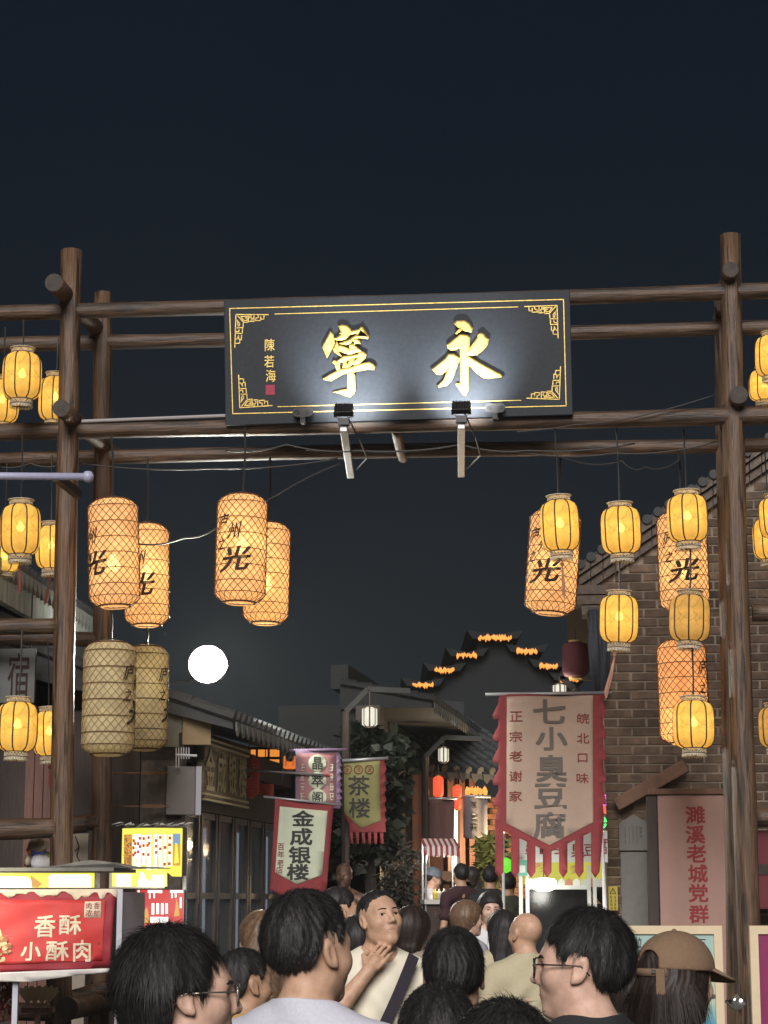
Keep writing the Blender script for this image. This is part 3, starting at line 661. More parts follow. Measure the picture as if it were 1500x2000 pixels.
# bundle of dark cloth hanging at the corner
cf = Frame(1165, 1190, BD - 0.25, BY); t = thing('rolled_awning', 'dark bluish rolled awning cloth hanging at the brick corner', 'awning', cf.M)
mb = MB(); h = cf.uv(1165, 1350).z
for j in range(7):
    x0 = (j-3)*0.021; mb.tube([(x0*0.8, 0.02*math.sin(j*2), 0.0), (x0*1.3 + .02, 0.02*math.sin(j*2+1), h*0.45), (x0 + 0.03, 0.02*math.sin(j), h)], [0.024, 0.030, 0.022], 7)
mb.build('folded_cloth', mat('navy_cloth', (0.03, 0.035, 0.05), 0.7, var=.3, scale=20), t, True)
mb = MB(); mb.box((-0.09, -0.03, -0.01), (0.13, 0.28, 0.02)); mb.build('bracket', BLACK, t)

# ---------------- pink panel, dark frame and grey slab
pf = Frame(1285, 1850, BD - 0.85, BY, z=0.0)
t = thing('pink_panel', 'tall dusty pink panel lettered in red beside the gate post', 'sign', pf.M)
a = pf.uv(1284, 1553); b = pf.uv(1428, 1553); PINK = mat('dusty_pink_paint', (0.42, 0.26, 0.215), 0.7, var=0.06, scale=6)
mb = MB(); mb.box((a.x, 0, 0.15), (b.x, 0.05, a.z)); bevel(mb.build('board', PINK, t), .004)
RED = mat('red_lettering', (0.30, 0.022, 0.025), 0.6)
mb = MB()
for ch, cx, cy in (('濉', 1358, 1592), ('溪', 1358, 1630), ('老', 1360, 1667), ('城', 1363, 1706), ('党', 1364, 1744), ('群', 1365, 1785)):
    v = pf.uv(cx, cy); mb = MB(); letters(mb, [(ch, v.x, v.z, 0.185, 0.170)], -0.004, 0.028); mb.build('character', RED, t)
mb = MB(); c0 = pf.uv(1262, 1560); c1 = pf.uv(1283, 1560); mb.box((c0.x, -0.02, 0), (c1.x, 0.08, c0.z + .02)); bevel(mb.build('frame_post', DARKW, t), .008)
mb = MB(); mb.box((c0.x + .02, -0.03, a.z + 0.005), (b.x + .1, 0.09, a.z + 0.06)); bevel(mb.build('frame_head', mat('orange_brown_timber', (0.16, 0.08, 0.045)), t), .006)
mb = MB(); mb.box((b.x, -0.02, 0), (b.x+.08, 0.08, a.z)); mb.build('frame_post', DARKW, t)
sf_ = Frame(1240, 1850, BD - 0.12, BY, z=0.0); t = thing('notice_slab', 'tall grey slab with a pointed carved head on the brick wall', 'plaque', sf_.M)
GS = mat('grey_stone', (0.17, 0.165, 0.155), 0.75, var=.12, scale=10); a = sf_.uv(1212, 1664); b = sf_.uv(1264, 1664)
mb = MB(); mb.box((a.x, 0, 0.2), (b.x, 0.05, a.z)); bevel(mb.build('lower_slab', GS, t), .005)
c = sf_.uv(1212, 1608); pk = sf_.uv(1238, 1590); mb = MB(); mb.prism([(a.x - .01, a.z + .012), (b.x + .01, a.z + .012), (b.x + .01, c.z), (pk.x, pk.z), (a.x - .01, c.z)], -0.01, 0.06); bevel(mb.build('carved_head', GS, t), .006)
mb = MB()
for j in range(5): scrawl(mb, 3 if j == 4 else 7, a.x + 0.05 + 0.038*j, c.z - .03, c.z - (.15 if j == 4 else .2), .03 if j == 4 else .012, -.0125)
mb.build('carved_text', mat('dark_carving', (0.07, .068, .06), .8), t)
wf = Frame(1197, 1755, BD - 0.10, BY); t = thing('warning_sign', 'small yellow warning sign with black triangle on brick corner', 'sign', wf.M)
a = wf.uv(1188, 1731); b = wf.uv(1207, 1778); mb = MB(); mb.box((a.x, 0, b.z), (b.x, 0.012, a.z)); mb.build('plate', mat('warning_yellow', (0.55, 0.42, 0.05), .5), t)
mb = MB(); cx = (a.x+b.x)/2; zc = a.z - 0.045
for p, q_ in (((cx-.03, zc-.025), (cx+.03, zc-.025)), ((cx+.03, zc-.025), (cx, zc+.028)), ((cx, zc+.028), (cx-.03, zc-.025))): mb.beam((p[0], -.003, p[1]), (q_[0], -.003, q_[1]), .004, .006)
mb.box((cx-.003, -.004, zc-.012), (cx+.003, -.001, zc+.01)); scrawl(mb, 4, cx-.018, zc-.045, zc-.185, .026, -.003); scrawl(mb, 4, cx+.020, zc-.045, zc-.185, .026, -.003); mb.build('print', BLACK, t)

# ================================================================== left row along the lane
SY = R(80.8)
LF = Frame(340, 1760, 19.0, SY, z=0.0)     # x runs up the lane, y into the houses
def shop(): pass
jew = thing('jewellery_shop', 'old timber shopfront with carved plaque and tall glazed door leaves', 'shop', LF.M)
l = lambda x, y, k=0.0: LF.uv(x, y, k)
L1 = 5.2; eave = 1.6 + 1.83
mb = MB(); mb.box((0, 0.35, 0), (L1, 3.2, eave - .1)); mb.build('wall', DARKW, jew)
for x_ in (0, L1-.12): mb = MB(); mb.box((x_, -.06, 0), (x_+.12, .34, eave-.3)); mb.build('corner_pier', mat('pier_brick', (.09, .075, .065), .85, var=.4, scale=18), jew)
mb = MB(); mb.box((0.12, -0.02, 2.45), (L1 - .12, 0.34, 2.75)); mb.build('lintel', DARKW, jew)
mb = MB(); mb.box((0.0, -0.05, eave - .55), (L1, 0.34, eave - .3)); mb.build('eave_beam', DARKW, jew)
GLASS = mat('shop_glass', (0.25, 0.30, 0.36), 0.12, 0.0, spec=0.8, alpha=0.55)
GLINTW = glow('pane_glint_glow', (0.66, 0.76, 0.92), 0.85)  # emission stands for light reflected in the door panes
for j in range(7):
    x0 = 0.16 + j*0.70; mb = MB()
    for q_ in (0.0, 0.58): mb.box((x0 + q_, -0.03, 0.05), (x0 + q_ + .06, 0.05, 2.44))
    for zz in (0.05, 0.8, 1.62, 2.38): mb.box((x0 + .06, -0.02, zz), (x0 + .58, 0.04, zz + .06))
    d_ = mb.build('door_leaf', mat('grey_brown_door', (.085, .075, .07), .5, var=.3, scale=6), jew)
    mb = MB(); mb.box((x0 + .06, 0.0, 0.11), (x0 + .58, 0.012, 2.38)); mb.build('pane', GLASS, d_)
for j in (0, 1, 3, 5): mb = MB(); mb.box((0.26 + j*.70, 0.02, 0.4), (0.54 + j*.70, .03, 2.3)); mb.build('pane_glint', GLINTW, jew)  # glowing strips imitate reflections in the glass
# tiled roof: pan with rows of cover tiles, round tile ends at the eave
def lane_roof(parent, x0, x1, ze, back=2.6, rise=1.5, over=0.55, step=0.22, TILE=TILE, DRIP=None):
    mb = MB(); mb.prism([(0, 0), (1, 0), (1, 1), (0, 1)], 0, 0) if False else None
    n_ = max(2, int((x1-x0)/step)); mb = MB()
    v = [(x0, -over, ze), (x1, -over, ze), (x1, back, ze+rise), (x0, back, ze+rise), (x0, -over, ze-.08), (x1, -over, ze-.08), (x1, back, ze+rise-.3), (x0, back, ze+rise-.3)]
    mb.add(v, [(0,1,2,3), (7,6,5,4), (4,5,1,0), (5,6,2,1), (6,7,3,2), (7,4,0,3)]); mb.build('roof_deck', TILE, parent)
    mb = MB()
    for i in range(n_ + 1):
        x = x0 + (x1-x0)*i/n_; s_ = 6
        for k in range(s_):
            t0, t1 = k/s_, (k+1.04)/s_
            mb.tube([(x, -over - .02 + (back+over)*t0, ze + .035 + rise*t0), (x, -over - .02 + (back+over)*t1, ze + .025 + rise*t1)], [.058, .048], 7)
    mb.build('cover_tile_row', TILE, parent)['kind'] = 'stuff'
    mb = MB()
    for i in range(n_):
        x = x0 + (x1-x0)*(i+.5)/n_; mb.prism([(x-.07, ze-.01), (x+.07, ze-.01), (x+.05, ze-.09), (x, ze-.14), (x-.05, ze-.09)], -over-.03, -over-.012)
    mb.build('drip_tile_row', DRIP or mat('drip_tile', (.20, .20, .19), .7, var=.2, scale=20), parent)['kind'] = 'stuff'
    mb = MB(); mb.box((x0, back-.1, ze+rise-.05), (x1, back+.12, ze+rise+.25)); mb.build('ridge', TILE, parent)
lane_roof(jew, -0.1, L1 + .2, eave - .2, back=1.9, rise=.85)
# carved plaque on the shop
c_ = [l(372, 1432, -.1), l(452, 1462, -.1), l(436, 1545, -.1), l(362, 1527, -.1)]
pxs = [p.x for p in c_]; z0_, z1_ = 2.55, 3.10
mb = MB(); mb.box((0.40, -0.16, z0_), (2.2, -0.08, z1_)); plq = bevel(mb.build('carved_plaque', mat('aged_gilt_wood', (.13, .115, .065), .6, var=.4, scale=14, bump=.4), jew), .02)
for j, ch in enumerate('金成银楼'): mb = MB(); letters(mb, [(ch, .62 + j*.45, 2.83, .34, .40)], -.168, .02); mb.build('gilt_character', mat('pale_gilt', (.42, .38, .22), .5), plq)
mb = MB()
for zz in (z0_-.02, z0_+.03, z1_-.05, z1_): mb.box((0.38, -0.18, zz), (2.22, -.15, zz+.02))
mb.build('moulding', mat('pale_gilt', (.42, .38, .22)), plq)
# hanging red cylinder lanterns with gilt text on the shop
REDL = mat('red_lantern_cloth', (.22, .03, .025), .7, var=.2, scale=20, emit=.05, ecol=(.5, .05, .03))
def redlantern(px, py0, py1, wpx, d, label, text=None, mt=REDL):
    c = P(px, (py0+py1)/2, d); H_ = (py1-py0)*d/FPX; r_ = wpx*d/FPX/2
    t = thing('red_lantern', label, 'lantern', Matrix.Translation(c), 'red lanterns under the eaves')
    pr = [(r_*.5, H_*.5), (r_*.85, H_*.46), (r_, H_*.36), (r_*1.0, 0), (r_, -H_*.36), (r_*.85, -H_*.46), (r_*.5, -H_*.5)]
    MB().lathe(pr, 18).build('shade', mt, t, True)
    mb = MB()
    for z_ in (H_*.5, -H_*.5): mb.lathe([(0.001, z_+.02), (r_*.52, z_+.02), (r_*.52, z_-.02), (.001, z_-.02)], 14)
    mb.build('rim', mat('gilt_rim', (.40, .25, .06), .5), t)
    mb = MB(); mb.tube([(0, 0, H_*.5), (0, 0, H_*.5+.16)], .006, 5); mb.build('cord', WIRE, t)
    if text:
        mb = MB()
        for sx in (-.55, .55): scrawl(mb, 3, sx*r_, H_*.32, -H_*.32, r_*.34, -r_*.98)
        mb.build('lettering', mat('faded_gilt', (.45, .28, .14), .6), t)
    return t
redlantern(486, 1478, 1556, 42, 21.9, 'faded red drum lantern with gilt writing by the carved shop plaque', True)
redlantern(518, 1492, 1562, 34, 23.0, 'second faded red drum lantern further along the shop eave', True)
redlantern(264, 1462, 1503, 50, 19.6, 'dark red lantern hanging below the unlit bamboo lanterns')
# warm light pouring from behind the shop corner
def glowbox(px0, py0, px1, py1, d, label, col, s, yaw=GY):
    fr = Frame(px0, py1, d, yaw); a = fr.uv(px0, py0); b = fr.uv(px1, py1); t = thing('lit_window', label, 'window', fr.M)
    mb = MB(); mb.box((a.x, 0, b.z), (b.x, .03, a.z)); mb.build('pane', glow('amber_' + label[:14], col, s), t)
    mb = MB(); n_ = 4
    for i in range(n_+1): x = a.x + (b.x-a.x)*i/n_; mb.box((x-.012, -.02, b.z), (x+.012, -.001, a.z))
    for zz in (a.z, (a.z+b.z)/2, b.z): mb.box((a.x, -.026, zz-.015), (b.x, -.004, zz+.015))
    mb.build('lattice', REDW, t); return t
AMB = (1.0, .34, .05)
glowbox(456, 1462, 548, 1500, 23.6, 'amber lit fretwork under the eave behind the red drum lanterns', AMB, .8)
glowbox(232, 1470, 298, 1530, 21.4, 'amber lit lattice window behind the gate posts', AMB, .32)
glowbox(148, 1300, 166, 1385, 21.2, 'narrow amber lit window between the gate posts', AMB, .45)
glowbox(452, 1500, 470, 1545, 23.4, 'amber lit strip beside the carved plaque', AMB, .6)

# second house further up the lane
UF = Frame(750, 1760, 25.0, SY, z=0.0); up_ = thing('lane_house', 'dark tiled house further up the lane with long eave', 'house', UF.M)
lane_roof(up_, 0.3, 11.0, 1.6 + 2.42, back=.6, rise=.22, step=.24, TILE=mat('night_tile', (.005, .006, .007), .8, var=.3, scale=10), DRIP=mat('night_drip', (.07, .075, .075), .7))  # dark copies of the tiles, night shade put into their colour
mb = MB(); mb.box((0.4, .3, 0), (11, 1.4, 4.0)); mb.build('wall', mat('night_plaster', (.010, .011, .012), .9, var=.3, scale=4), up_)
for x_ in (0, 5.3): mb = MB(); mb.box((x_, .05, 0), (x_+.3, .35, 3.95)); mb.build('corner_pier', DARKW, up_)
# far house with shop at the bend
EF = Frame(845, 1760, 28.3, R(38), z=0.0); far = thing('bend_shop', 'lit shop with tiled awning at the bend of the lane', 'shop', EF.M)
e_ = lambda x, y, k=0.0: EF.uv(x, y, k)
wE = e_(1010, 1600).x; zE = e_(845, 1510).z
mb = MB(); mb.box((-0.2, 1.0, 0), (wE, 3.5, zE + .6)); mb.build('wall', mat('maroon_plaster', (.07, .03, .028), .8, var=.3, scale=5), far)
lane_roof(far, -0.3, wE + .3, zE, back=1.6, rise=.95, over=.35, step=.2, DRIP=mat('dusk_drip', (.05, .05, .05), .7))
mb = MB(); q0 = e_(887, 1600, .04); q1 = e_(901, 1600, .04); mb.box((q0.x, .04, .3), (q1.x, .07, e_(890, 1578, .04).z)); mb.build('lit_doorway', glow('shop_light', (1.0, .9, .68), 2.2), far)
for x_ in (880, 903, 922): p = e_(x_, 1600); mb = MB(); mb.box((p.x-.05, .0, 0), (p.x+.05, .1, zE)); mb.build('pillar', REDW, far)
mb = MB(); b0 = e_(950, 1600, .6).x; b1 = b0 + 1.0
for r_ in range(26):
    for c_ in range(8):
        x_ = b0 + c_*.24 + (.12 if r_ % 2 else 0)
        if x_ + .22 < b1: mb.box((x_, .60, 1.0 + r_*.08), (x_+.22, .66, 1.07 + r_*.08))
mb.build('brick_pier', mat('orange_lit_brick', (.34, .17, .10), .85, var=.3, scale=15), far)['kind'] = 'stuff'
lamp(far, (e_(925, 1600).x, -.9, 2.3), 190.0, (1.0, .70, .38), .1)  # added lamp with no fitting, lights the bamboo and brick pier
RLIT = mat('lit_red_lantern', (.5, .03, .02), .6, emit=1.3, ecol=(1.0, .08, .03))
redlantern(856, 1517, 1556, 20, 27.6, 'glowing red lantern at the end of the far shop eave', mt=RLIT)
redlantern(893, 1535, 1558, 17, 27.9, 'glowing red lantern topmost on its string at the far shop', mt=RLIT)
redlantern(893, 1560, 1580, 16, 27.9, 'glowing red lantern lowest on its string at the far shop', mt=RLIT)
def dash(px0, px1, py, d, label, name='eave_light_strip', group='strips of amber lights on roof steps', col=AMB, s=2.2, hpx=9):
    fr = Frame((px0+px1)/2, py, d, 0); t = thing(name, label, 'light strip', fr.M, group); L_ = (px1-px0)*d/FPX; h_ = hpx*d/FPX
    mb = MB(); mb.box((-L_/2, .02, -h_*.2), (L_/2, .05, h_*.1)); mb.build('rail', BLACK, t)
    mb = MB(); n_ = max(4, int((px1-px0)/2.2))
    for i in range(n_):
        x = -L_/2 + L_*(i+.5)/n_; hh = h_*rnd.uniform(.25, .75); mb.lathe([(.001, -hh), (h_*.16, -hh*.4), (h_*.2, hh*.2), (.001, hh)], 6, 0, Matrix.Translation((x, rnd.uniform(-.03, .0), rnd.uniform(-.2, .2)*h_)))
    mb.build('bulb_row', glow('amber_bulbs', col, s), t)['kind'] = 'stuff'
    return t
dash(910, 950, 1545, 28.1, 'row of amber bulbs under the far shop eave', group='amber bulbs at the far shop', hpx=16, s=1.4)
# stepped gable hall far behind, outlined in lights
TD = 52.0
tw = Frame(960, 1760, TD, 0, z=0.0); hall = thing('stepped_gable_hall', 'far dark hall with stepped gable wall outlined by amber lights', 'building', tw.M)
steps = [(772, 800, 1366), (806, 846, 1338), (849, 887, 1309), (892, 931, 1280), (934, 999, 1246), (1009, 1049, 1272), (1054, 1089, 1301), (1094, 1130, 1327)]
mb = MB(); poly = []
for i, (x0, x1, y) in enumerate(steps):
    a = tw.uv(x0 - 2, y + 5); b = tw.uv(x1 + 2, y + 5)
    if i < 5: b = tw.uv(steps[i+1][0] - 2 if i < 4 else x1 + 2, y + 5)
    if i > 4: a = tw.uv(steps[i-1][1] + 2, y + 5)
    poly += [(a.x, a.z), (b.x, b.z)]
poly = poly + [(poly[-1][0], 0), (poly[0][0], 0)]
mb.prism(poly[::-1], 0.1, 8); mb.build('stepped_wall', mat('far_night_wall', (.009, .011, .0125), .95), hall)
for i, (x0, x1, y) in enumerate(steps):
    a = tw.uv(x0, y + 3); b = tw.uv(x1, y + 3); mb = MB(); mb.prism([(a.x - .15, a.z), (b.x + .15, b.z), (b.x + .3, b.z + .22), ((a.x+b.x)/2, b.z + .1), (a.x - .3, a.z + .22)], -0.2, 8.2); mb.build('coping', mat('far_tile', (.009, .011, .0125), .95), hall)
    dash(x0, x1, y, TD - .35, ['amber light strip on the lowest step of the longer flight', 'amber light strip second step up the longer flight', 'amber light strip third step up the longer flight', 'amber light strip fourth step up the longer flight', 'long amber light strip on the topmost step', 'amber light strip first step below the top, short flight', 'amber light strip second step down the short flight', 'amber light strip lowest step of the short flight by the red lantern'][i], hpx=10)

# ---------------- inn at the side
NF = Frame(0, 1760, 19.2, R(86), z=0.0); inn = thing('roadside_inn', 'timber inn with grey eave board and red brown plank wall behind the gate', 'building', NF.M)
n = lambda x, y, k=0.0: NF.uv(x, y, k)
b0, b1 = n(0, 1150), n(180, 1215); zt = n(0, 1122).z; zb = n(0, 1178).z
WB = mat('weathered_white_board', (.34, .36, .34), .75, var=.45, scale=5, stretch=(2, 1, .4), bump=.2)
mb = MB(); mb.box((-2.0, -0.05, zb), (b1.x, .03, zt)); mb.build('eave_board', WB, inn)
mb = MB()
for i in range(40):
    x = -1.8 + i*.17
    if x < b1.x: mb.lathe([(.001, 0), (.085, 0), (.085, .03), (.001, .03)], 12, 0, Matrix.Translation((x, -.1, zt + .09)) @ Matrix.Rotation(R(90), 4, 'X')); mb.tube([(x, -.12, zt+.09), (x, 2.0, zt + 1.0)], .075, 8)
mb.build('cover_tile_row', TILE, inn)['kind'] = 'stuff'
mb = MB()
for i in range(40):
    x = -1.8 + (i+.5)*.17
    if x < b1.x: mb.prism([(x-.08, zt+.06), (x+.08, zt+.06), (x+.06, zt-.03), (x, zt-.09), (x-.06, zt-.03)], -.16, -.13)
mb.build('drip_tile_row', mat('drip_tile', (.20, .20, .19)), inn)['kind'] = 'stuff'
mb = MB(); mb.box((-2.0, .0, zt), (b1.x, 2.2, zt+.03)); mb.build('roof_deck', TILE, inn)
mb = MB(); mb.box((-2, .30, 0), (b1.x, 2.6, zt)); mb.build('wall', DARKW, inn)
for j in range(14):
    x = -1.6 + j*.36; mb = MB(); mb.box((x, .24 + rnd.uniform(-.01, .01), 0), (x+.345, .29, zb - .1)); mb.build('plank', REDW, inn)
inf = Frame(30, 1315, 18.75, GY); t = thing('inn_sign', 'grey hanging inn sign with black brush characters behind the lanterns', 'sign', inf.M)
a = inf.uv(-60, 1268); b = inf.uv(66, 1372); mb = MB(); mb.box((a.x, 0, b.z), (b.x, .05, a.z)); mb.build('board', mat('pale_grey_board', (.13, .14, .14), .6, var=.15, scale=8), t)
for ch, cx, cy in (('宿', 36, 1318),): v = inf.uv(cx, cy); mb = MB(); letters(mb, [(ch, v.x, v.z, .20, .40)], -.004, .006); mb.build('character', INK, t)
mb = MB(); 
for x_ in (a.x + .05, b.x - .05): mb.tube([(x_, .02, a.z), (x_, .02, a.z + .5)], .008, 6)
mb.build('hanger', BLACK, t)
# plank screen behind the lower rail
kf = Frame(70, 1600, 19.0, GY, z=0.0); t = thing('plank_screen', 'red brown plank screen standing behind the gate posts', 'screen', kf.M)
a = kf.uv(52, 1440); b = kf.uv(106, 1440)
for j in range(3): mb = MB(); x0 = a.x + (b.x-a.x)*j/3; mb.box((x0, 0, 0), (x0 + (b.x-a.x)/3 - .008, .04, a.z - .02*j)); mb.build('plank', REDW, t)
kf = Frame(140, 1600, 18.7, GY, z=0.0); t = thing('cream_door_panel', 'cream panel with a dark branch painted on it between the posts', 'panel', kf.M)
a = kf.uv(143, 1628); b = kf.uv(173, 1628); mb = MB(); mb.box((a.x, 0, .5), (b.x, .04, a.z)); mb.build('board', mat('cream_panel', (.36, .31, .25), .7, var=.1, scale=6), t)
mb = MB(); mb.tube([(a.x+.02, -.006, a.z-.02), (a.x+.06, -.006, a.z-.12), (a.x+.04, -.006, a.z-.2), (a.x+.10, -.006, a.z-.3)], .005, 5); mb.tube([(a.x+.06, -.006, a.z-.12), (a.x+.02, -.006, a.z-.16)], .004, 5); mb.build('painted_branch', INK, t)
# ================================================================== hanging banners
CRED = mat('banner_red', (0.20, 0.028, 0.032), 0.8, var=0.15, scale=8)
CBEI = mat('banner_beige', (0.37, 0.275, 0.215), 0.8, var=0.06, scale=6)
CCRM = mat('banner_cream', (0.46, 0.50, 0.38), 0.8, var=0.06, scale=6)
CGRN = mat('banner_olive', (0.20, 0.19, 0.075), 0.85, var=0.12, scale=8)
CPUR = mat('banner_mauve', (0.24, 0.17, 0.27), 0.85, var=0.12, scale=8)
CPNK = mat('banner_rose', (0.34, 0.16, 0.17), 0.85, var=0.12, scale=8)
CGRY = mat('banner_ink_grey', (0.11, 0.10, 0.11), 0.85, var=0.15, scale=8)
INKG = mat('banner_ink', (0.030, 0.028, 0.028), 0.8); INKS = mat('banner_soft_ink', (0.115, 0.100, 0.085), 0.8); INKR = mat('banner_red_ink', (0.20, 0.035, 0.028), 0.8)
def wave(a=0.02, kx=5.0, kz=2.5, ph=0.0): return lambda x, z: a*math.sin(kx*x + kz*z + ph) + a*0.5*math.sin(kx*2.1*x - kz*1.3*z + ph*2)
def rodded(fr, parent, p, q, r=0.016, mt=None, k=0.0):
    a = fr.uv(*p, k); b = fr.uv(*q, k); mb = MB(); mb.tube([a, b], r, 8); return mb.build('rod', mt or mat('grey_rod', (.35, .35, .37), .4, .5), parent, True)
# --- big red-edged banner
fr = Frame(1075, 1356, 19.7, R(-3)); t = thing('hanging_banner', 'large beige banner with jagged red edge and tails over the tofu stall', 'banner', fr.M)
U = lambda x, y: tuple(fr.uv(x, y)[i] for i in (0, 2))
rodded(fr, t, (948, 1356), (1195, 1353))
W1 = wave(.028, 6, 2.2, .4)
left = []; right = []
for i in range(5):
    y0 = 1372 + i*43
    left += [U(974, y0), U(962, y0 + 24), U(964, y0 + 33), U(973, y0 + 31)]
    right += [U(1178, y0 - 4), U(1184, y0 + 20), U(1183, y0 + 28), U(1178, y0 + 26)]
tails = []; xs = [967, 983, 1000, 1016, 1032, 1048, 1064, 1080, 1096, 1112, 1129, 1145, 1161, 1176, 1182]
bt = []
for i in range(7):   # seven tails from one side to the other
    x0 = 967 + i*31.2; x1 = x0 + 16.5; V_ = lambda q_: 1612 + 43*max(0, 1 - abs(q_ - 1073)/88); bt += [U(x0, V_(x0) + 10), U(x0, 1703), U((x0+x1)/2, 1715), U(x1, 1703), U(x1, V_(x1) + 10)]
bt = bt[1:-1]
poly = [U(978, 1356), U(974, 1366)] + left + [U(967, 1600)] + bt + [U(1180, 1600)] + right[::-1] + [U(1178, 1356)]
cloth(poly, .09, W1, 'border_cloth', CRED, t)
field = [U(990, 1361), U(989, 1608), U(1073, 1651), U(1159, 1606), U(1158, 1358)]
cloth(field, .09, lambda x, z: W1(x, z) - .008, 'field_cloth', CBEI, t)
L_ = lambda x, z: W1(x, z) - .016
def put_chars(rows, mt, bold, name='lettering', par=None, frr=None, fn=None):
    f_ = frr or fr
    for ch, x, y, w_, h_ in rows:
        mb = MB(); v = f_.uv(x, y); d_ = f_.o.y; letters(mb, [(ch, v.x, v.z, w_*d_/FPX, h_*d_/FPX)], 0, bold, fn or L_); mb.build('character' if name == 'lettering' else 'small_character', mt, par or t)
put_chars([('七', 1073, 1390, 64, 48), ('小', 1077, 1443, 62, 46), ('臭', 1077, 1501, 60, 52), ('豆', 1075, 1555, 62, 48), ('腐', 1073, 1612, 62, 50)], INKS, .03)
put_chars([('正', 1008, 1400, 25, 20), ('宗', 1007, 1439, 25, 20), ('老', 1007, 1477, 25, 20), ('谢', 1007, 1516, 25, 20), ('家', 1007, 1555, 25, 20), ('皖', 1139, 1403, 24, 20), ('北', 1139, 1442, 24, 20), ('口', 1138, 1480, 19, 17), ('味', 1138, 1520, 24, 20)], INKR, .012, 'small_lettering')
# --- jeweller's banner
fr = Frame(592, 1565, 20.2, R(10)); t = thing('hanging_banner', 'cream banner with red border and four bold characters by the shopfront', 'banner', fr.M)
W2 = wave(.020, 5, 2, 1.0); L_ = lambda x, z: W2(x, z) - .012
cloth([U(537, 1560), U(527, 1737), U(583, 1768), U(638, 1742), U(652, 1571)], .08, W2, 'border_cloth', CRED, t)
cloth([U(546, 1575), U(537, 1704), U(579, 1727), U(629, 1709), U(640, 1584)], .08, lambda x, z: W2(x, z) - .006, 'field_cloth', CCRM, t)
rodded(fr, t, (515, 1556), (664, 1572), .012)
put_chars([('金', 592, 1598, 44, 30), ('成', 588, 1634, 44, 33), ('银', 585, 1670, 43, 33), ('楼', 581, 1703, 43, 31)], INKG, .03)
put_chars([('百', 548, 1654, 13, 13), ('年', 548, 1669, 13, 13), ('老', 547, 1685, 13, 13), ('店', 545, 1699, 13, 13)], INKR, .01, 'small_lettering')
# --- mauve banner with three discs
fr = Frame(620, 1470, 21.2, R(4)); t = thing('hanging_banner', 'mauve and rose banner with three cream discs behind the jeweller banner', 'banner', fr.M)
W3 = wave(.02, 5, 3, .2); L_ = lambda x, z: W3(x, z) - .018
ed = []
for i in range(8): y0 = 1474 + i*13; ed += [U(664, y0), U(669, y0 + 8), U(665, y0 + 9)]
cloth([U(577, 1466), U(577, 1570), U(664, 1580)] + ed[::-1] + [U(662, 1464)], .1, W3, 'border_cloth', CPUR, t)
cloth([U(582, 1472), U(582, 1572), U(656, 1576), U(656, 1470)], .1, lambda x, z: W3(x, z) - .006, 'field_cloth', CPNK, t)
for cy in (1491, 1525, 1558): cloth([U(620 + 18*math.cos(q*.3142), cy + 17*math.sin(q*.3142)) for q in range(20)][::-1], .06, lambda x, z: W3(x, z) - .012, 'disc', CCRM, t)
put_chars([('晶', 620, 1491, 20, 24), ('萃', 620, 1525, 24, 24), ('阁', 620, 1558, 20, 23)], INKG, .012)
mb = MB()
for x_ in (591, 648): v = fr.uv(x_, 1490); v2 = fr.uv(x_, 1566); scrawl(mb, 4, v.x, v.z, v2.z, .045, 0, L_)
mb.build('small_lettering', CCRM, t); rodded(fr, t, (560, 1466), (678, 1464), .016, CPUR)
# --- tea house banner
fr = Frame(712, 1488, 23.8, R(6)); t = thing('hanging_banner', 'olive tea house banner with two black characters and red tails', 'banner', fr.M)
W4 = wave(.025, 4, 2.5, 2.0); L_ = lambda x, z: W4(x, z) - .018
bt = []
for i in range(6): x0 = 682 + i*12; bt += [U(x0, 1625), U(x0 + 1, 1648), U(x0 + 7, 1648), U(x0 + 7, 1625)]
ed = []
for i in range(6): y0 = 1492 + i*20; ed += [U(752, y0), U(756, y0 + 12), U(753, y0 + 13)]
cloth([U(672, 1486), U(672, 1590), U(682, 1612)] + bt + [U(754, 1625)] + ed[::-1] + [U(750, 1482)], .12, W4, 'border_cloth', CRED, t)
cloth([U(672, 1490), U(672, 1588), U(704, 1618), U(744, 1603), U(742, 1486)], .12, lambda x, z: W4(x, z) - .008, 'field_cloth', CGRN, t)
put_chars([('茶', 701, 1534, 42, 38), ('楼', 702, 1578, 42, 38)], INKG, .012)
mb = MB()
for cx in (679, 700, 721):
    c = fr.uv(cx, 1503); mb.tube([(c.x + .048*math.cos(q*.4), W4(c.x, c.z) - .018, c.z + .048*math.sin(q*.4)) for q in range(16)], .005, 4, closed=True); scrawl(mb, 1, c.x, c.z + .03, c.z - .03, .05, 0, L_)
mb.build('ring_mark', INKR, t); rodded(fr, t, (668, 1486), (758, 1481), .02)
# --- grey banner and brown cloth by the far shop
fr = Frame(928, 1556, 28.0, R(8)); t = thing('hanging_banner', 'ink grey cloth banner with a column of black characters at far shop', 'banner', fr.M)
W5 = lambda x, z: .05*math.sin(9*x + 2.5*z) + .02*math.sin(21*x - z); L_ = lambda x, z: W5(x, z) - .012
cloth([U(903, 1555), U(905, 1636), U(926, 1640), U(952, 1630), U(953, 1556)], .07, W5, 'cloth', CGRY, t)
mb = MB(); v = fr.uv(925, 1566); v2 = fr.uv(925, 1580); scrawl(mb, 1, v.x, v.z, v2.z, .11, 0, L_); mb.build('blurred_character', BLACK, t)
put_chars([('宝', 925, 1596, 15, 17), ('斋', 924, 1616, 17, 16)], BLACK, .012); rodded(fr, t, (898, 1555), (958, 1556), .02)
fr = Frame(862, 1562, 27.5, R(4)); t = thing('brown_curtain', 'dark brown cloth curtain hung above the striped snack cart', 'curtain', fr.M)
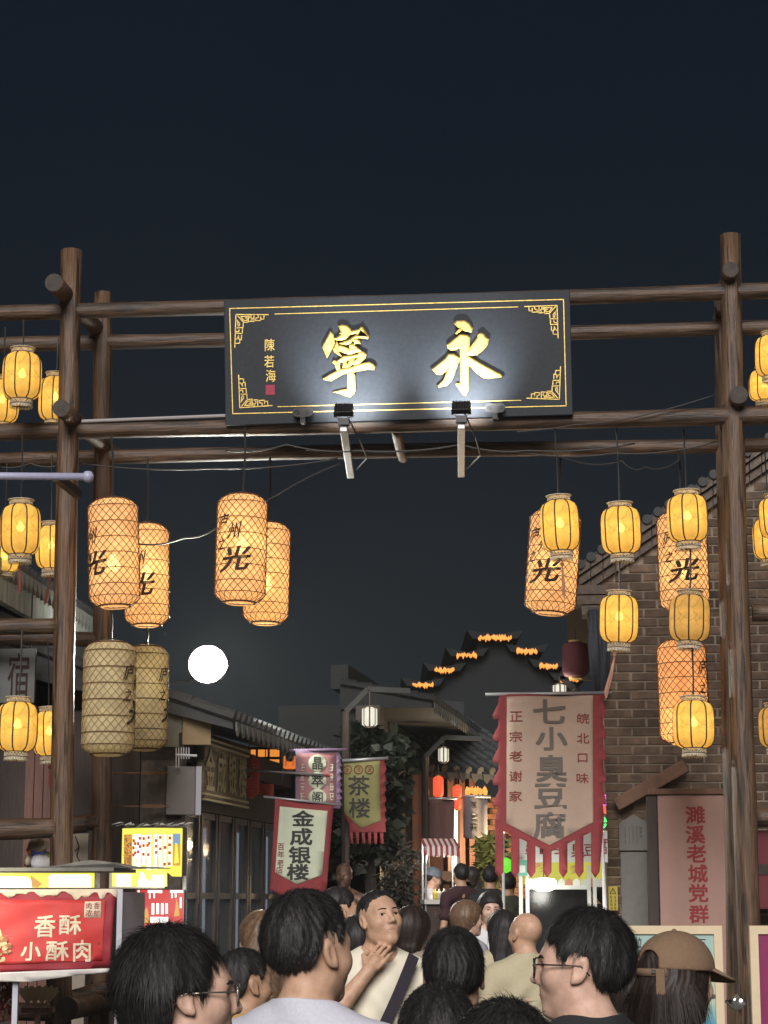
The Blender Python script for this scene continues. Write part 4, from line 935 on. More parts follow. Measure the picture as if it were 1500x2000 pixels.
cloth([U(838, 1562), U(832, 1658), U(886, 1658), U(888, 1560)], .06, lambda x, z: .035*math.sin(22*x) + .02*math.sin(11*x + 3*z), 'cloth', mat('brown_cloth', (.11, .055, .05), .9, var=.25, scale=10, stretch=(6, 1, .4)), t); rodded(fr, t, (832, 1561), (892, 1559), .02)
# flag rod with a red tip in front of the mauve banner
fr = Frame(455, 1503, 21.0, R(10)); t = thing('pale_rod', 'thin pale metal rod with a red tip before the mauve banner', 'pole', fr.M)
rodded(fr, t, (455, 1502), (636, 1514), .013); a = fr.uv(636, 1514); b = fr.uv(644, 1515); MB().tube([a, b], .014, 8).build('red_tip', RED, t)
# security camera on its stalk
fr = Frame(566, 1478, 22.0, 0); t = thing('security_camera', 'white dome security camera on a stalk beside the mauve banner', 'camera', fr.M)
PW = mat('white_plastic', (.55, .55, .56), .4); k_ = 22/FPX
mb = MB(); mb.lathe([(.001, 12*k_), (5*k_, 11*k_), (8*k_, 5*k_), (8.5*k_, -2*k_), (6*k_, -8*k_), (.001, -10*k_)], 16); mb.build('dome', PW, t, True)
mb = MB(); mb.tube([(0, 0, 12*k_), (0, 0, 26*k_), (-.02, .1, 27*k_), (-.03, .6, 27*k_)], .012, 8); mb.build('stalk', PW, t)
mb = MB(); mb.lathe([(.001, -12*k_), (3*k_, -10*k_), (4*k_, -5*k_)], 12, 0, Matrix.Translation((.01, -.02, 2*k_))); mb.build('lens', BLACK, t)
mb = MB(); mb.box((-17*k_, .0, 14*k_), (-6*k_, .04, 20*k_)); mb.tube([(-8*k_, .02, 16*k_), (0, .02, 18*k_)], .008, 6); mb.tube([(-13*k_, .02, 14*k_), (-14*k_, .02, -50*k_)], .006, 6); mb.build('junction_box', PW, t)
# amber paper lantern beside the camera
redlantern(566, 1476, 1502, 26, 22.4, 'amber paper lantern tucked behind the dome camera', True, mat('amber_lantern_paper', (.6, .15, .03), .6, emit=.75, ecol=(1.0, .22, .04)))

# ================================================================== street floodlight and lanterns up the lane
fr = Frame(405, 1297, 20.4, R(0)); t = thing('street_floodlight', 'dazzling white round floodlight on an arm over the shopfront', 'floodlight', fr.M)
rr = 37*20.4/FPX
RX = Matrix.Rotation(R(-90), 4, 'X')
mb = MB(); mb.lathe([(.001, -.085), (rr*.4, -.078), (rr*.75, -.050), (rr*.95, -.012), (rr, .02)], 30, 0, RX); mb.build('lens', glow('white_flood', (1.0, 1.0, .90), 22.0), t, True)
mb = MB(); mb.lathe([(rr*1.0, .0), (rr*1.05, .02), (rr*.9, .10), (rr*.4, .16), (.001, .18)], 30, 0, RX); mb.build('housing', BLACK, t, True)
mb = MB()
for k in range(8): q = k*math.pi/4; mb.box((-.006, .05, rr*.5), (.006, .16, rr*1.02), 0, Matrix.Rotation(q, 4, 'Y'))
mb.build('cooling_fin', BLACK, t)['kind'] = 'stuff'
mb = MB(); mb.tube([(0, .17, 0), (0, .3, -.05), (-.25, .5, -.12), (-.75, .6, -.2)], .022, 8); mb.build('arm', BLACK, t)
ld = bpy.data.lights.new('street_flood', 'SPOT'); ld.energy = 800; ld.color = (1.0, 1.0, .88); ld.shadow_soft_size = .15; ld.spot_size = R(135); ld.spot_blend = .8
lo = put(bpy.data.objects.new('flood_beam', ld), t); lo.location = (0, -.16, 0); lo.rotation_euler = Vector((.45, -1, -.30)).to_track_quat('-Z', 'Y').to_euler()
ld = bpy.data.lights.new('shop_fill', 'POINT'); ld.energy = 150; ld.color = (1.0, 1.0, .88); ld.shadow_soft_size = .12  # added bare lamp behind the floodlight, brightens the shops and banners
lo = put(bpy.data.objects.new('shop_fill_light', ld), t); lo.location = (.35, .25, .0)
WPAP = glow('white_lantern_light', (1.0, .96, .80), .85)
def street_lamp(lx, ly0, ly1, wpx, postx, ptop, peak, d, label):
    fr = Frame(postx, 1760, d, 0, z=0.0); t = thing('lane_lantern_post', label, 'lamp post', fr.M, 'lantern posts up the lane')
    a = fr.uv(postx, ptop); pk = fr.uv(*peak); mb = MB(); mb.tube([(0, 0, 0), (0, 0, a.z)], .05, 8); mb.build('post', DARKW, t)
    mb = MB(); mb.beam((0, 0, a.z), (pk.x, 0, pk.z), .05, .06); mb.beam((pk.x, 0, pk.z), (pk.x + .5, 0, pk.z - .02), .05, .06); mb.build('bracket', mat('grey_timber', (.018, .018, .018), .7, var=.3, scale=6), t)
    c = fr.uv(lx, (ly0+ly1)/2); H_ = (ly1-ly0)*d/FPX; r_ = wpx*d/FPX/2
    MB().lathe([(r_*.6, H_*.5), (r_, H_*.4), (r_, -H_*.4), (r_*.6, -H_*.5)], 10, 0, Matrix.Translation((c.x, -.05, c.z))).build('shade', WPAP, t, True)
    mb = MB()
    for z_ in (H_*.5, -H_*.5): mb.lathe([(.001, z_+.015), (r_*.66, z_+.015), (r_*.66, z_-.015), (.001, z_-.015)], 10, 0, Matrix.Translation((c.x, -.05, c.z)))
    for q in range(8): A = q*math.pi/4; mb.tube([(c.x + r_*.6*math.cos(A), -.05 + r_*.6*math.sin(A), c.z + H_*.5), (c.x + r_*1.03*math.cos(A), -.05 + r_*1.03*math.sin(A), c.z + H_*.4), (c.x + r_*1.03*math.cos(A), -.05 + r_*1.03*math.sin(A), c.z - H_*.4), (c.x + r_*.6*math.cos(A), -.05 + r_*.6*math.sin(A), c.z - H_*.5)], .009, 4)
    mb.tube([(c.x, -.05, c.z + H_*.5), (c.x, 0, pk.z)], .006, 5); mb.build('frame', mat('brown_lamp_frame', (.09, .06, .04), .6), t)
    lamp(t, (c.x, -.5, c.z), 6.0, (1.0, .95, .8), .1)
street_lamp(722, 1382, 1420, 30, 674, 1390, (718, 1346), 24.0, 'lantern post with caged white lantern above the tea house banner')
street_lamp(866, 1461, 1489, 20, 832, 1478, (868, 1440), 27.5, 'lantern post with small white lantern before the dark tiled roof')
street_lamp(1092, 1338, 1356, 26, 1130, 1345, (1094, 1322), 23.0, 'white lantern showing just over the top of the big beige banner')
redlantern(1124, 1254, 1323, 52, 22.5, 'unlit dark red cloth lantern behind the brick corner', mt=mat('dull_red_cloth', (.10, .02, .028), .85, var=.15, scale=12))

# back of a light box on rods, and plain signs near it
fr = Frame(355, 1540, 18.9, R(14)); t = thing('sign_box', 'grey sheet metal sign box held on two thin rods', 'sign box', fr.M)
a = fr.uv(326, 1496); b = fr.uv(381, 1592); mb = MB(); mb.box((a.x, 0, b.z), (b.x, .10, a.z)); bevel(mb.build('back_sheet', mat('grey_sheet', (.15, .135, .125), .6, .1, var=.1, scale=5), t), .008)
mb = MB(); mb.box((b.x, -.02, b.z), (b.x + .05, .14, a.z)); mb.build('edge_strip', mat('pale_edge', (.38, .38, .42), .5), t)
for yy in (1510, 1575): p = fr.uv(218, yy); q_ = fr.uv(330, yy); mb = MB(); mb.tube([p, q_], .008, 6); mb.beam((q_.x - .25, 0, q_.z), (q_.x - .05, 0, q_.z), .03, .03); mb.build('rod', mat('rusty_rod', (.20, .10, .05), .6), t)
fr = Frame(384, 1450, 19.0, R(8)); t = thing('blank_hanging_board', 'plain tan board hanging below the street floodlight', 'sign', fr.M)
a = fr.uv(357, 1383); b = fr.uv(412, 1455); mb = MB(); mb.box((a.x, 0, b.z), (b.x, .06, a.z)); bevel(mb.build('board', mat('tan_board', (.27, .19, .10), .7, var=.08, scale=6), t), .006)
mb = MB(); mb.box((a.x - .17, .02, b.z - .02), (a.x - .006, .08, a.z + .02)); mb.build('side_board', mat('olive_grey_board', (.15, .145, .11), .7, var=.1, scale=6), t)
mb = MB()
for xx in (a.x + .05, b.x - .05): mb.tube([(xx, .03, a.z), (xx, .3, a.z + .08)], .006, 5)
mb.build('hanger', BLACK, t)
fr = Frame(360, 1478, 18.8, R(0)); t = thing('wire_rack', 'small white wire antenna rack above the sign box', 'rack', fr.M)
mb = MB(); a = fr.uv(343, 1474); b = fr.uv(385, 1476); mb.tube([a, b], .012, 6)
for i in range(6): q_ = fr.uv(344 + i*5, 1460); w_ = fr.uv(344 + i*5, 1500 if i < 2 else 1482); mb.tube([q_, w_], .005, 4)
mb.build('wire_frame', PW, t)

# ================================================================== red snack stall
SD = 15.3
fr = Frame(115, 1900, SD, R(-3), z=0.0); t = thing('snack_stall', 'fried meat stall with red cloth banner and lit yellow sign box', 'market stall', fr.M)
U = lambda x, y, k=0.0: tuple(fr.uv(x, y, k)[i] for i in (0, 2))
SRED = mat('stall_red_cloth', (.46, .030, .028), .65, var=.12, scale=4); SDR = mat('stall_dark_red', (.26, .016, .028), .65, var=.1, scale=4)
SCRM = mat('stall_cream', (.66, .55, .40), .7, var=.08, scale=10); SWH = mat('stall_white_cloth', (.55, .52, .50), .7, var=.1, scale=8)
Wv = lambda x, z: .012*math.sin(9*x + 6*z) + .018*math.sin(4*x - 7*z + 1) + .007*math.sin(26*x + 17*z) + .006*math.sin(14*x - 31*z)
x0 = U(-140, 1800)[0]
bp = [(x0, U(20, 1741)[1]), (x0, U(20, 1905)[1]), U(215, 1890), U(225, 1760), U(228, 1742)]
cloth(bp, .05, Wv, 'banner_cloth', SDR, t)
cloth([(x0, U(20, 1757)[1]), (x0, U(20, 1890)[1]), U(200, 1876), U(208, 1758)], .05, lambda x, z: Wv(x, z) - .004, 'bright_field', SRED, t)
dr = []
for i in range(60):
    xx = -140 + 368*i/59; ph = 1747 + 4*math.sin(i*.55) + 3*math.sin(i*1.3); 
    if i in (46, 47, 54, 55): ph += 10
    dr.append(U(xx, ph))
cloth([(x0, U(20, 1738)[1])] + dr + [U(229, 1736)], .08, lambda x, z: Wv(x, z) - .006, 'drip_trim', SCRM, t)
cloth([(x0, U(20, 1905)[1]), (x0, U(20, 1918)[1]), U(60, 1917), U(150, 1905), U(216, 1898), U(215, 1891)], .08, lambda x, z: Wv(x, z) - .002, 'hem', SWH, t)
L_ = lambda x, z: Wv(x, z) - .009
put_chars([('香', 88, 1809, 42, 42), ('酥', 138, 1806, 44, 37), ('小', 62, 1858, 40, 35), ('酥', 113, 1857, 44, 37), ('肉', 161, 1857, 34, 41)], SCRM, .022)
cloth([U(167, 1761), U(166, 1792), U(198, 1792), U(199, 1760)], .05, lambda x, z: Wv(x, z) - .007, 'stamp', SCRM, t)
put_chars([('香', 190, 1769, 11, 13), ('肉', 175, 1769, 11, 12), ('郁', 190, 1784, 11, 12), ('浓', 175, 1783, 12, 12)], SDR, .008, 'stamp_lettering', None, None, lambda x, z: Wv(x, z) - .011)
mb = MB(); rs = random.Random(5)    # printed crispy meat picture, as embossed print on the cloth
for i in range(240):
    px_, py_ = rs.uniform(-60, 22), rs.uniform(1815, 1880)
    if (px_ + 20)**2/1700 + (py_ - 1850)**2/1300 > 1: continue
    c = U(px_, py_); r_ = rs.uniform(.007, .019); n_ = 9; mb.add([(c[0] + r_*(1 + .35*rs.random())*math.cos(6.283*k/n_), L_(*c) - .001 - i*.00003, c[1] + r_*.8*math.sin(6.283*k/n_)) for k in range(n_)], [tuple(range(n_))], i % 3)
mb.build('printed_meat', [mat('fry_light', (.62, .44, .26), .7), mat('fry_mid', (.48, .27, .12), .7), mat('fry_dark', (.30, .14, .06), .7)], t)
# posts, counter, lit sign box above
mb = MB(); p = fr.uv(233, 1800); mb.box((p.x - .02, .0, 0), (p.x + .02, .04, fr.uv(233, 1736).z)); mb.box((x0, .02, 0), (x0 + .04, .06, 1.7)); p2 = fr.uv(26, 1950); mb.box((p2.x - .02, .05, 0), (p2.x + .02, .09, 1.1)); mb.build('steel_post', mat('painted_steel', (.42, .42, .48), .45, .2), t)
sp = fr.uv(236, 1742); mb = MB(); mb.add([(sp.x, .01, fr.uv(236, 1742).z), (sp.x, .01, .95), (sp.x + .02, .95, .95), (sp.x + .02, .95, fr.uv(236, 1742).z)], [(0, 1, 2, 3)]); o_ = mb.build('side_panel', mat('lilac_side', (.66, .64, .76), .6, var=.06, scale=4), t); m_ = o_.modifiers.new('s', 'SOLIDIFY'); m_.thickness = .02
a = fr.uv(-140, 1703); b = fr.uv(184, 1735)
mb = MB(); mb.box((a.x, .03, b.z), (b.x, .22, a.z)); bevel(mb.build('sign_box', mat('box_frame', (.25, .25, .2), .5), t), .005)
LY = glow('lit_yellow', (.95, .86, .10), 1.1); LWHT = glow('lit_white', (1.0, 1.0, .93), 1.6); LRED = glow('lit_red', (.88, .035, .045), .75); LORG = glow('lit_orange', (.95, .45, .06), .8)
fa = lambda x, y: U(x, y, .022)
def lit(poly, mt, nm, y, par): mb = MB(); mb.add([(x, y, z) for x, z in poly], [tuple(range(len(poly)))]); return mb.build(nm, mt, par)
lit([(a.x + .01, b.z + .005), (b.x - .005, b.z + .005), (b.x - .005, a.z - .008), (a.x + .01, a.z - .008)], LY, 'lit_face', .027, t)
lit([fa(95, 1733), fa(178, 1733), fa(178, 1712), fa(172, 1708), fa(100, 1708), fa(95, 1712)], LWHT, 'lit_label', .024, t)
lit([fa(-100, 1734), fa(62, 1734), fa(66, 1722), fa(50, 1712), fa(-100, 1710)], LWHT, 'lit_food_print', .024, t)
lit([fa(60, 1710), fa(82, 1726), fa(74, 1733), fa(62, 1732)], LORG, 'lit_slice_print', .022, t)
mb = MB(); mb.box((a.x, -.05, a.z + .004), (b.x + .15, .9, a.z + .03)); mb.build('roof_sheet', mat('grimy_sheet', (.16, .15, .13), .7, var=.3, scale=4), t)
cv = [(a.x + 1.5, a.z + .03)]; mb = MB(); c0 = fr.uv(150, 1700).x
for i in range(12): cv.append((c0 - .3 + .9*i/11, a.z + .035 + .05*math.exp(-((i-5)/2.5)**2)))
mb.prism(cv + [(c0 + .6, a.z + .031), (c0 - .3, a.z + .031)], .0, .6); mb.build('folded_tarp', mat('grey_tarp', (.17, .16, .14), .8, var=.3, scale=6), t)
mb = MB(); mb.box((x0, .08, 1.10), (U(226, 1800)[0], .80, 1.15)); mb.build('counter', mat('counter_steel', (.22, .22, .22), .5, .4, var=.2, scale=5), t)
lamp(t, (b.x - 1.0, -.35, b.z - .02), 26.0, (1.0, .95, .7), .12)
# --- second stall: curved yellow light box, small lit box, lit red panel
fr = Frame(300, 1900, 17.4, R(-3), z=0.0); t = thing('snack_stall', 'narrow snack stall with tall yellow picture sign and lit red panel', 'market stall', fr.M)
a = fr.uv(239, 1618); b = fr.uv(356, 1710); wd = b.x - a.x
mb = MB(); n_ = 14; v = []
arc = lambda s: -.10*math.sin(math.pi*s)**1.0 - .03*s
for i in range(n_ + 1):
    s = i/n_; v += [(a.x + wd*s, arc(s), b.z - .01*s + (.03 if s < .8 else 0)), (a.x + wd*s, arc(s), a.z)]
mb.add(v, [(2*i, 2*i+2, 2*i+3, 2*i+1) for i in range(n_)]); mb.build('curved_lit_face', LY, t, True)
mb = MB(); v = []
for i in range(n_ + 1): s = i/n_; v += [(a.x + wd*s, arc(s), a.z), (a.x + wd*s, .22, a.z + .02), (a.x + wd*s, .22, b.z), (a.x + wd*s, arc(s) + .006, b.z - .005)]
f_ = []
for i in range(n_): f_ += [(4*i, 4*i+4, 4*i+5, 4*i+1), (4*i+1, 4*i+5, 4*i+6, 4*i+2), (4*i+2, 4*i+6, 4*i+7, 4*i+3)]
mb.add(v, f_); mb.add([v[0], v[1], v[2], v[3]], [(0, 1, 2, 3)]); mb.add(v[-4:], [(3, 2, 1, 0)]); mb.build('sign_case', mat('foil_case', (.20, .19, .15), .5, .3, var=.5, scale=9), t)
sA = lambda X: arc(min(1, max(0, (X - a.x)/wd)))
def onarc(pts, mt, nm, off):
    mb = MB()
    for pl in pts: mb.add([(x, sA(x) + off, z) for x, z in pl], [tuple(range(len(pl)))])
    return mb.build(nm, mt, t)
K = lambda x, y: U(215 + x/8.697, 1600 + y/8.697)
RC = lambda x0_, y0_, x1_, y1_: [K(x0_, y1_), K(x1_, y1_), K(x1_, y0_), K(x0_, y0_)]
onarc([RC(410, 260, 480, 850), RC(485, 260, 560, 840), RC(580, 280, 640, 780), RC(660, 270, 730, 860), RC(780, 260, 835, 850), RC(860, 270, 920, 820), RC(945, 260, 985, 820), RC(1020, 270, 1075, 800)], LWHT, 'lit_characters', -.004)['kind'] = 'stuff'
sq = [(430, 370), (455, 420), (425, 490), (455, 575), (425, 610), (510, 420), (540, 330), (540, 470), (510, 560), (610, 335), (608, 455), (606, 600), (695, 320), (705, 415), (680, 450), (690, 608), (820, 370), (820, 465), (820, 570), (890, 315), (890, 510), (965, 485), (1045, 325), (1040, 440), (1040, 575), (960, 768), (1035, 760)]
onarc([RC(x - 22, y - 27, x + 22, y + 27) for x, y in sq] + [RC(x, 640 + (j*37) % 60, x + 8, 760) for j, x in enumerate(range(420, 720, 26))] + [RC(x, 620 + (j*41) % 70, x + 7, 800) for j, x in enumerate(range(790, 900, 24))], LRED, 'red_strokes', -.008)['kind'] = 'stuff'
onarc([RC(245, 265, 390, 850)], mat('fry_dark', (.30, .14, .06)), 'fries_picture', -.004)
rs = random.Random(9); fp = []
for i in range(40): x, y = rs.uniform(255, 375), rs.uniform(285, 830); q = rs.uniform(0, 3.1); cs, sn = math.cos(q), math.sin(q); fp.append([K(x + 38*cs - 9*sn, y + 38*sn + 9*cs), K(x + 38*cs + 9*sn, y + 38*sn - 9*cs), K(x - 38*cs + 9*sn, y - 38*sn - 9*cs), K(x - 38*cs - 9*sn, y - 38*sn + 9*cs)])
onarc(fp, LORG, 'printed_fries', -.007)
onarc([RC(1090, 250, 1205, 430)], glow('lit_sky_blue', (.32, .50, .85), .7), 'noodle_picture_sky', -.005); onarc([RC(1090, 430, 1205, 790)], LORG, 'noodle_picture', -.005)
onarc([[K(1110, 760), K(1185, 740), K(1160, 420), K(1130, 400)]], LY, 'printed_noodles', -.008)
mb = MB(); fz = a.z
for i in range(30):
    x = a.x - .1 + (wd + .1)*rs.random(); z_ = fz + .01 + .02*rs.random(); mb.add([(x, -.08 + .1*rs.random(), z_), (x + .09*rs.random() + .03, -.06, z_ + .02*rs.random()), (x + .05, .1, z_ + .03)], [(0, 1, 2)])
mb.build('plastic_film', mat('clear_film', (.75, .75, .72), .2), t)
# lower box and red panel
c = fr.uv(219, 1704); d_ = fr.uv(326, 1735); mb = MB(); mb.box((c.x, -.12, d_.z), (d_.x, .08, c.z)); mb.build('lower_sign_box', mat('box_frame', (.25, .25, .2)), t)
V2 = lambda x, y: U(215 + x/8.697, 1600 + y/8.697, -.124)
Q = lambda x0_, y0_, x1_, y1_: [V2(x0_, y1_), V2(x1_, y1_), V2(x1_, y0_), V2(x0_, y0_)]
lit(Q(30, 885, 970, 1145), LY, 'lit_face', -.124, t); lit(Q(95, 935, 355, 1140), LWHT, 'lit_label', -.127, t); lit(Q(705, 950, 920, 1150), LWHT, 'lit_label', -.127, t); lit([V2(460, 1140), V2(690, 1145), V2(700, 1060), V2(620, 1020), V2(560, 900), V2(520, 900)], LWHT, 'lit_food_print', -.127, t)
e0 = fr.uv(266, 1738, .15); e1 = fr.uv(358, 1835, .15); mb = MB(); mb.box((e0.x, .15, e1.z), (e1.x, .24, e0.z)); mb.build('red_panel_box', mat('box_frame', (.25, .25, .2)), t)
V3 = lambda x, y: U(215 + x/8.697, 1600 + y/8.697, .14)
Q3 = lambda x0_, y0_, x1_, y1_: [V3(x0_, y1_), V3(x1_, y1_), V3(x1_, y0_), V3(x0_, y0_)]
lit(Q3(445, 1200, 1240, 2040), LRED, 'lit_face', .145, t)
mb = MB()
for x_, y_, w_ in ((470, 1340, 30), (640, 1250, 240), (662, 1350, 22), (735, 1340, 26), (835, 1255, 50), (1020, 1250, 220), (1040, 1340, 22), (1100, 1330, 26), (705, 1620, 45), (785, 1610, 45), (865, 1615, 45), (940, 1605, 40), (1185, 1510, 28)):
    yt = 1205 if y_ < 1400 else (1430 if y_ > 1550 else 1325); pl = Q3(x_, yt, x_ + w_, y_); mb.add([(x, .141, z) for x, z in pl], [(0, 1, 2, 3)])
for pl in ([V3(520, 1690), V3(580, 1520), V3(540, 1400), V3(525, 1345), V3(500, 1400), V3(510, 1560), V3(480, 1610)], Q3(680, 1660, 985, 1760)): mb.add([(x, .141, z) for x, z in pl], [tuple(range(len(pl)))])
mb.build('white_print', LWHT, t)['kind'] = 'stuff'
mb = MB()
for pl in ([V3(550, 1780), V3(660, 1760), V3(650, 1580), V3(625, 1495), V3(590, 1540)], [V3(1080, 1660), V3(1180, 1640), V3(1160, 1450), V3(1130, 1345), V3(1110, 1500)]): mb.add([(x, .1405, z) for x, z in pl], [tuple(range(len(pl)))])
mb.build('printed_snack', LORG, t)
mb = MB(); mb.box((e0.x - .02, .2, 0), (e1.x, .9, .95)); mb.build('counter', mat('counter_steel', (.22, .22, .22)), t)
mb = MB()
for xx in (e0.x, e1.x - .03): mb.box((xx, .25, 0), (xx + .03, .28, a.z))
mb.build('steel_post', STEEL, t)
lamp(t, (e0.x + .2, -.45, e0.z), 9.0, (1.0, .9, .7), .1)

# ================================================================== stinky tofu stall under the big banner
fr = Frame(1100, 1900, 20.2, R(-3), z=0.0); t = thing('tofu_stall', 'white framed tofu stall with yellow panel and bright lamp below the big banner', 'market stall', fr.M)
U = lambda x, y, k=0.0: tuple(fr.uv(x, y, k)[i] for i in (0, 2))
WF = mat('white_frame', (.62, .64, .58), .45)
mb = MB()
for x_ in (1018, 1031, 1152, 1163): p = fr.uv(x_, 1800); mb.box((p.x - .018, .02, 0), (p.x + .018, .055, fr.uv(x_, 1690).z))
p0 = fr.uv(1030, 1729); p1 = fr.uv(1152, 1737); mb.box((p0.x + .02, .02, p1.z), (p1.x, .055, p0.z)); mb.build('frame', WF, t)
mb = MB(); mb.box((U(1012, 1690)[0], .06, U(1100, 1684)[1]), (U(1188, 1690)[0], .10, U(1100, 1622)[1])); mb.build('header_board', mat('pale_grey_header', (.50, .52, .48), .5, emit=.12, ecol=(.9, .95, .85)), t)
put_chars([('臭', 1129, 1660, 26, 27), ('豆', 1152, 1660, 22, 22), ('腐', 1174, 1652, 26, 32)], RED, .012, 'lettering', None, fr, lambda x, z: .056)
mb = MB(); v = fr.uv(1035, 1648); v2 = fr.uv(1035, 1672); scrawl(mb, 1, v.x, v.z, v2.z, .1, .056); scrawl(mb, 1, v.x + .12, v.z, v2.z, .1, .056); scrawl(mb, 1, v.x + .27, v.z, v2.z, .1, .056); mb.build('blurred_lettering', RED, t)
YP_ = glow('lit_menu_yellow', (.85, .80, .06), .62)
mb = MB(); mb.box((U(1022, 1700)[0], .10, U(1100, 1727)[1]), (U(1182, 1700)[0], .13, U(1100, 1678)[1])); mb.build('menu_panel', YP_, t)
mb = MB(); rs = random.Random(4)
for i in range(30):
    x_, y_ = (rs.uniform(1114, 1130), rs.uniform(1690, 1706)) if i < 14 else (rs.uniform(1036, 1060), rs.uniform(1684, 1704)); c = U(x_, y_, .095); mb.add([(c[0] - .03, .094 - i*1e-4, c[1] - .01), (c[0] + .03, .094 - i*1e-4, c[1] - .004), (c[0] + .02, .094 - i*1e-4, c[1] + .012)], [(0, 1, 2)])
mb.build('printed_food', mat('fry_mid', (.48, .27, .12)), t)
mb = MB(); n_ = 10
for i in range(n_):
    c = U(1030 + 148*i/n_, 1726); w_ = 148/n_*20.2/FPX; mb.prism([(c[0], c[1] - .03), (c[0] + w_*.97, c[1] - .03), (c[0] + w_*.9, c[1] + .03), (c[0] + w_*.5, c[1] + .055), (c[0] + w_*.1, c[1] + .03)], .03, .05, i % 3)
mb.build('paper_tray_row', [mat('tray_white', (.7, .7, .66), .6), mat('tray_pale', (.55, .58, .5), .6), mat('tray_red', (.5, .2, .15), .6)], t)['kind'] = 'stuff'
mb = MB(); c = fr.uv(1061, 1725); mb.lathe([(.001, -.066), (.06, -.064), (.10, -.045), (.112, -.01), (.112, .02), (.09, .05), (.001, .058)], 20, 0, Matrix.Translation((c.x, -.22, c.z - .01))); mb.build('lamp_bulb', glow('stall_bulb', (1.0, 1.0, .92), 14.0), t, True)
mb = MB(); mb.tube([(c.x, -.22, c.z + .05), (c.x, -.22, c.z + .30)], .006, 5); mb.lathe([(.001, .34), (.02, .33), (.028, .29), (.001, .28)], 10, 0, Matrix.Translation((c.x, -.22, c.z))); mb.build('lamp_cord', BLACK, t)
lamp(t, (c.x, -.75, c.z - .12), 7.0, (1.0, .98, .88), .08)
mb = MB(); p = fr.uv(1020, 1690); mb.box((p.x - .06, -.02, p.z - .10), (p.x + .05, -.005, p.z + .05)); mb.build('green_plate', mat('green_plate', (.10, .32, .24), .5), t)
mb = MB(); mb.box((p.x - .035, -.026, p.z - .07), (p.x + .028, -.021, p.z - .0)); mb.build('plate_label', mat('pale_label', (.5, .55, .5), .5), t)
mb = MB(); mb.box((U(1022, 1700)[0], .14, .0), (U(1182, 1700)[0], .75, .95)); mb.build('counter', mat('counter_steel', (.22, .22, .22)), t)
MB().box((U(1034, 1700)[0], .24, .95), (U(1150, 1700)[0], .25, U(1100, 1738)[1])).build('glass_screen', mat('dark_reflective_glass', (.02, .02, .022), .15, spec=.7, alpha=.65), t)
# pole of coloured lights
fr = Frame(1180, 1800, 19.95, 0, z=0.0); t = thing('light_wand_pole', 'white pole topped by pink and green glowing shapes at brick corner', 'light pole', fr.M)
a = fr.uv(1179, 1626); mb = MB(); mb.tube([(.02, 0, 0), (.01, 0, 1.5), (0, 0, a.z)], [.02, .022, .009], 8); mb.build('pole', WHITEP, t)
c = fr.uv(1177, 1606); mb = MB(); mb.tube([(.035*math.cos(q*.5), -.01, c.z + .05*math.sin(q*.5)) for q in range(13)], .010, 6); mb.tube([(.018*math.cos(q*.7), -.01, c.z + .025*math.sin(q*.7)) for q in range(9)], .007, 6); mb.build('green_tube', glow('neon_green', (.08, 1.0, .22), 1.6), t)
c = fr.uv(1178, 1563); mb = MB()
for i in range(4):
    for j in range(5):
        if (i*3 + j*2) % 4: mb.box((-.035 + i*.02, -.02, c.z - .05 + j*.022), (-.021 + i*.02, -.005, c.z - .036 + j*.022))
mb.build('pink_tube', glow('neon_pink', (1.0, .12, .85), 1.8), t)
c = fr.uv(1182, 1580); MB().prism([(.0, c.z + .03), (.035, c.z + .03), (.04, c.z - .05), (.02, c.z - .04)], -.01, .0).build('red_tube', glow('neon_red', (1.0, .10, .05), 1.4), t)
MB().lathe([(.001, -.015), (.015, 0), (.001, .015)], 8, 0, Matrix.Translation((0, 0, a.z + .012))).build('amber_bulb', glow('neon_amber', (1.0, .6, .1), 2.0), t)
MB().tube([(0, .03, a.z), (.01, .03, fr.uv(1180, 1550).z)], .008, 6).build('upper_stem', WHITEP, t)
fr = Frame(984, 1800, 20.9, 0, z=0.0); t = thing('light_wand_pole', 'pole with white tip lights and a bright green ball behind the banner tails', 'light pole', fr.M)
a = fr.uv(984, 1630); MB().tube([(0, 0, 0), (0, 0, a.z)], .016, 8).build('pole', WHITEP, t)
c = fr.uv(990, 1690); mb = MB(); mb.lathe([(.001, -.08), (.055, -.05), (.072, 0), (.055, .05), (.001, .08)], 14, 0, Matrix.Translation((.03, 0, c.z))); mb.build('green_ball', glow('green_ball', (.20, .95, .05), .9), t)
MB().lathe([(.001, -.02), (.02, 0), (.001, .02)], 8, 0, Matrix.Translation((0, 0, a.z + .02))).build('tip_bulb', glow('tip_white', (1, .95, .9), 2.5), t)
mb = MB(); mb.prism([(.03, a.z + .01), (.09, a.z - .02), (.03, a.z - .05)], -.005, .005); mb.build('red_pennant', CRED, t)

# ================================================================== striped snack cart with glowing awning
fr = Frame(862, 1800, 23.5, R(4), z=0.0); t = thing('snack_cart', 'snack cart under a scalloped red and white striped awning', 'cart', fr.M)
a = fr.uv(828, 1655); b = fr.uv(897, 1655); z1 = fr.uv(862, 1653).z; z0 = fr.uv(862, 1670).z
n_ = 13
for i in range(n_):
    s0 = a.x + (b.x - a.x)*i/n_; s1 = a.x + (b.x - a.x)*(i+1)/n_; m_ = (s0 + s1)/2
    mb = MB(); mb.add([(s0, .45, z1 + .1), (s1, .45, z1 + .1), (s1, 0, z1), (s0, 0, z1), (s0, -.02, z0), (m_, -.02, z0 - .025), (s1, -.02, z0)], [(0, 3, 2, 1), (3, 4, 5, 6, 2)]); o_ = mb.build('awning_stripe', mat('awning_white', (.6, .57, .55), .7) if i % 2 else mat('awning_red', (.28, .03, .035), .7), t); md = o_.modifiers.new('s', 'SOLIDIFY'); md.thickness = .006
mb = MB()
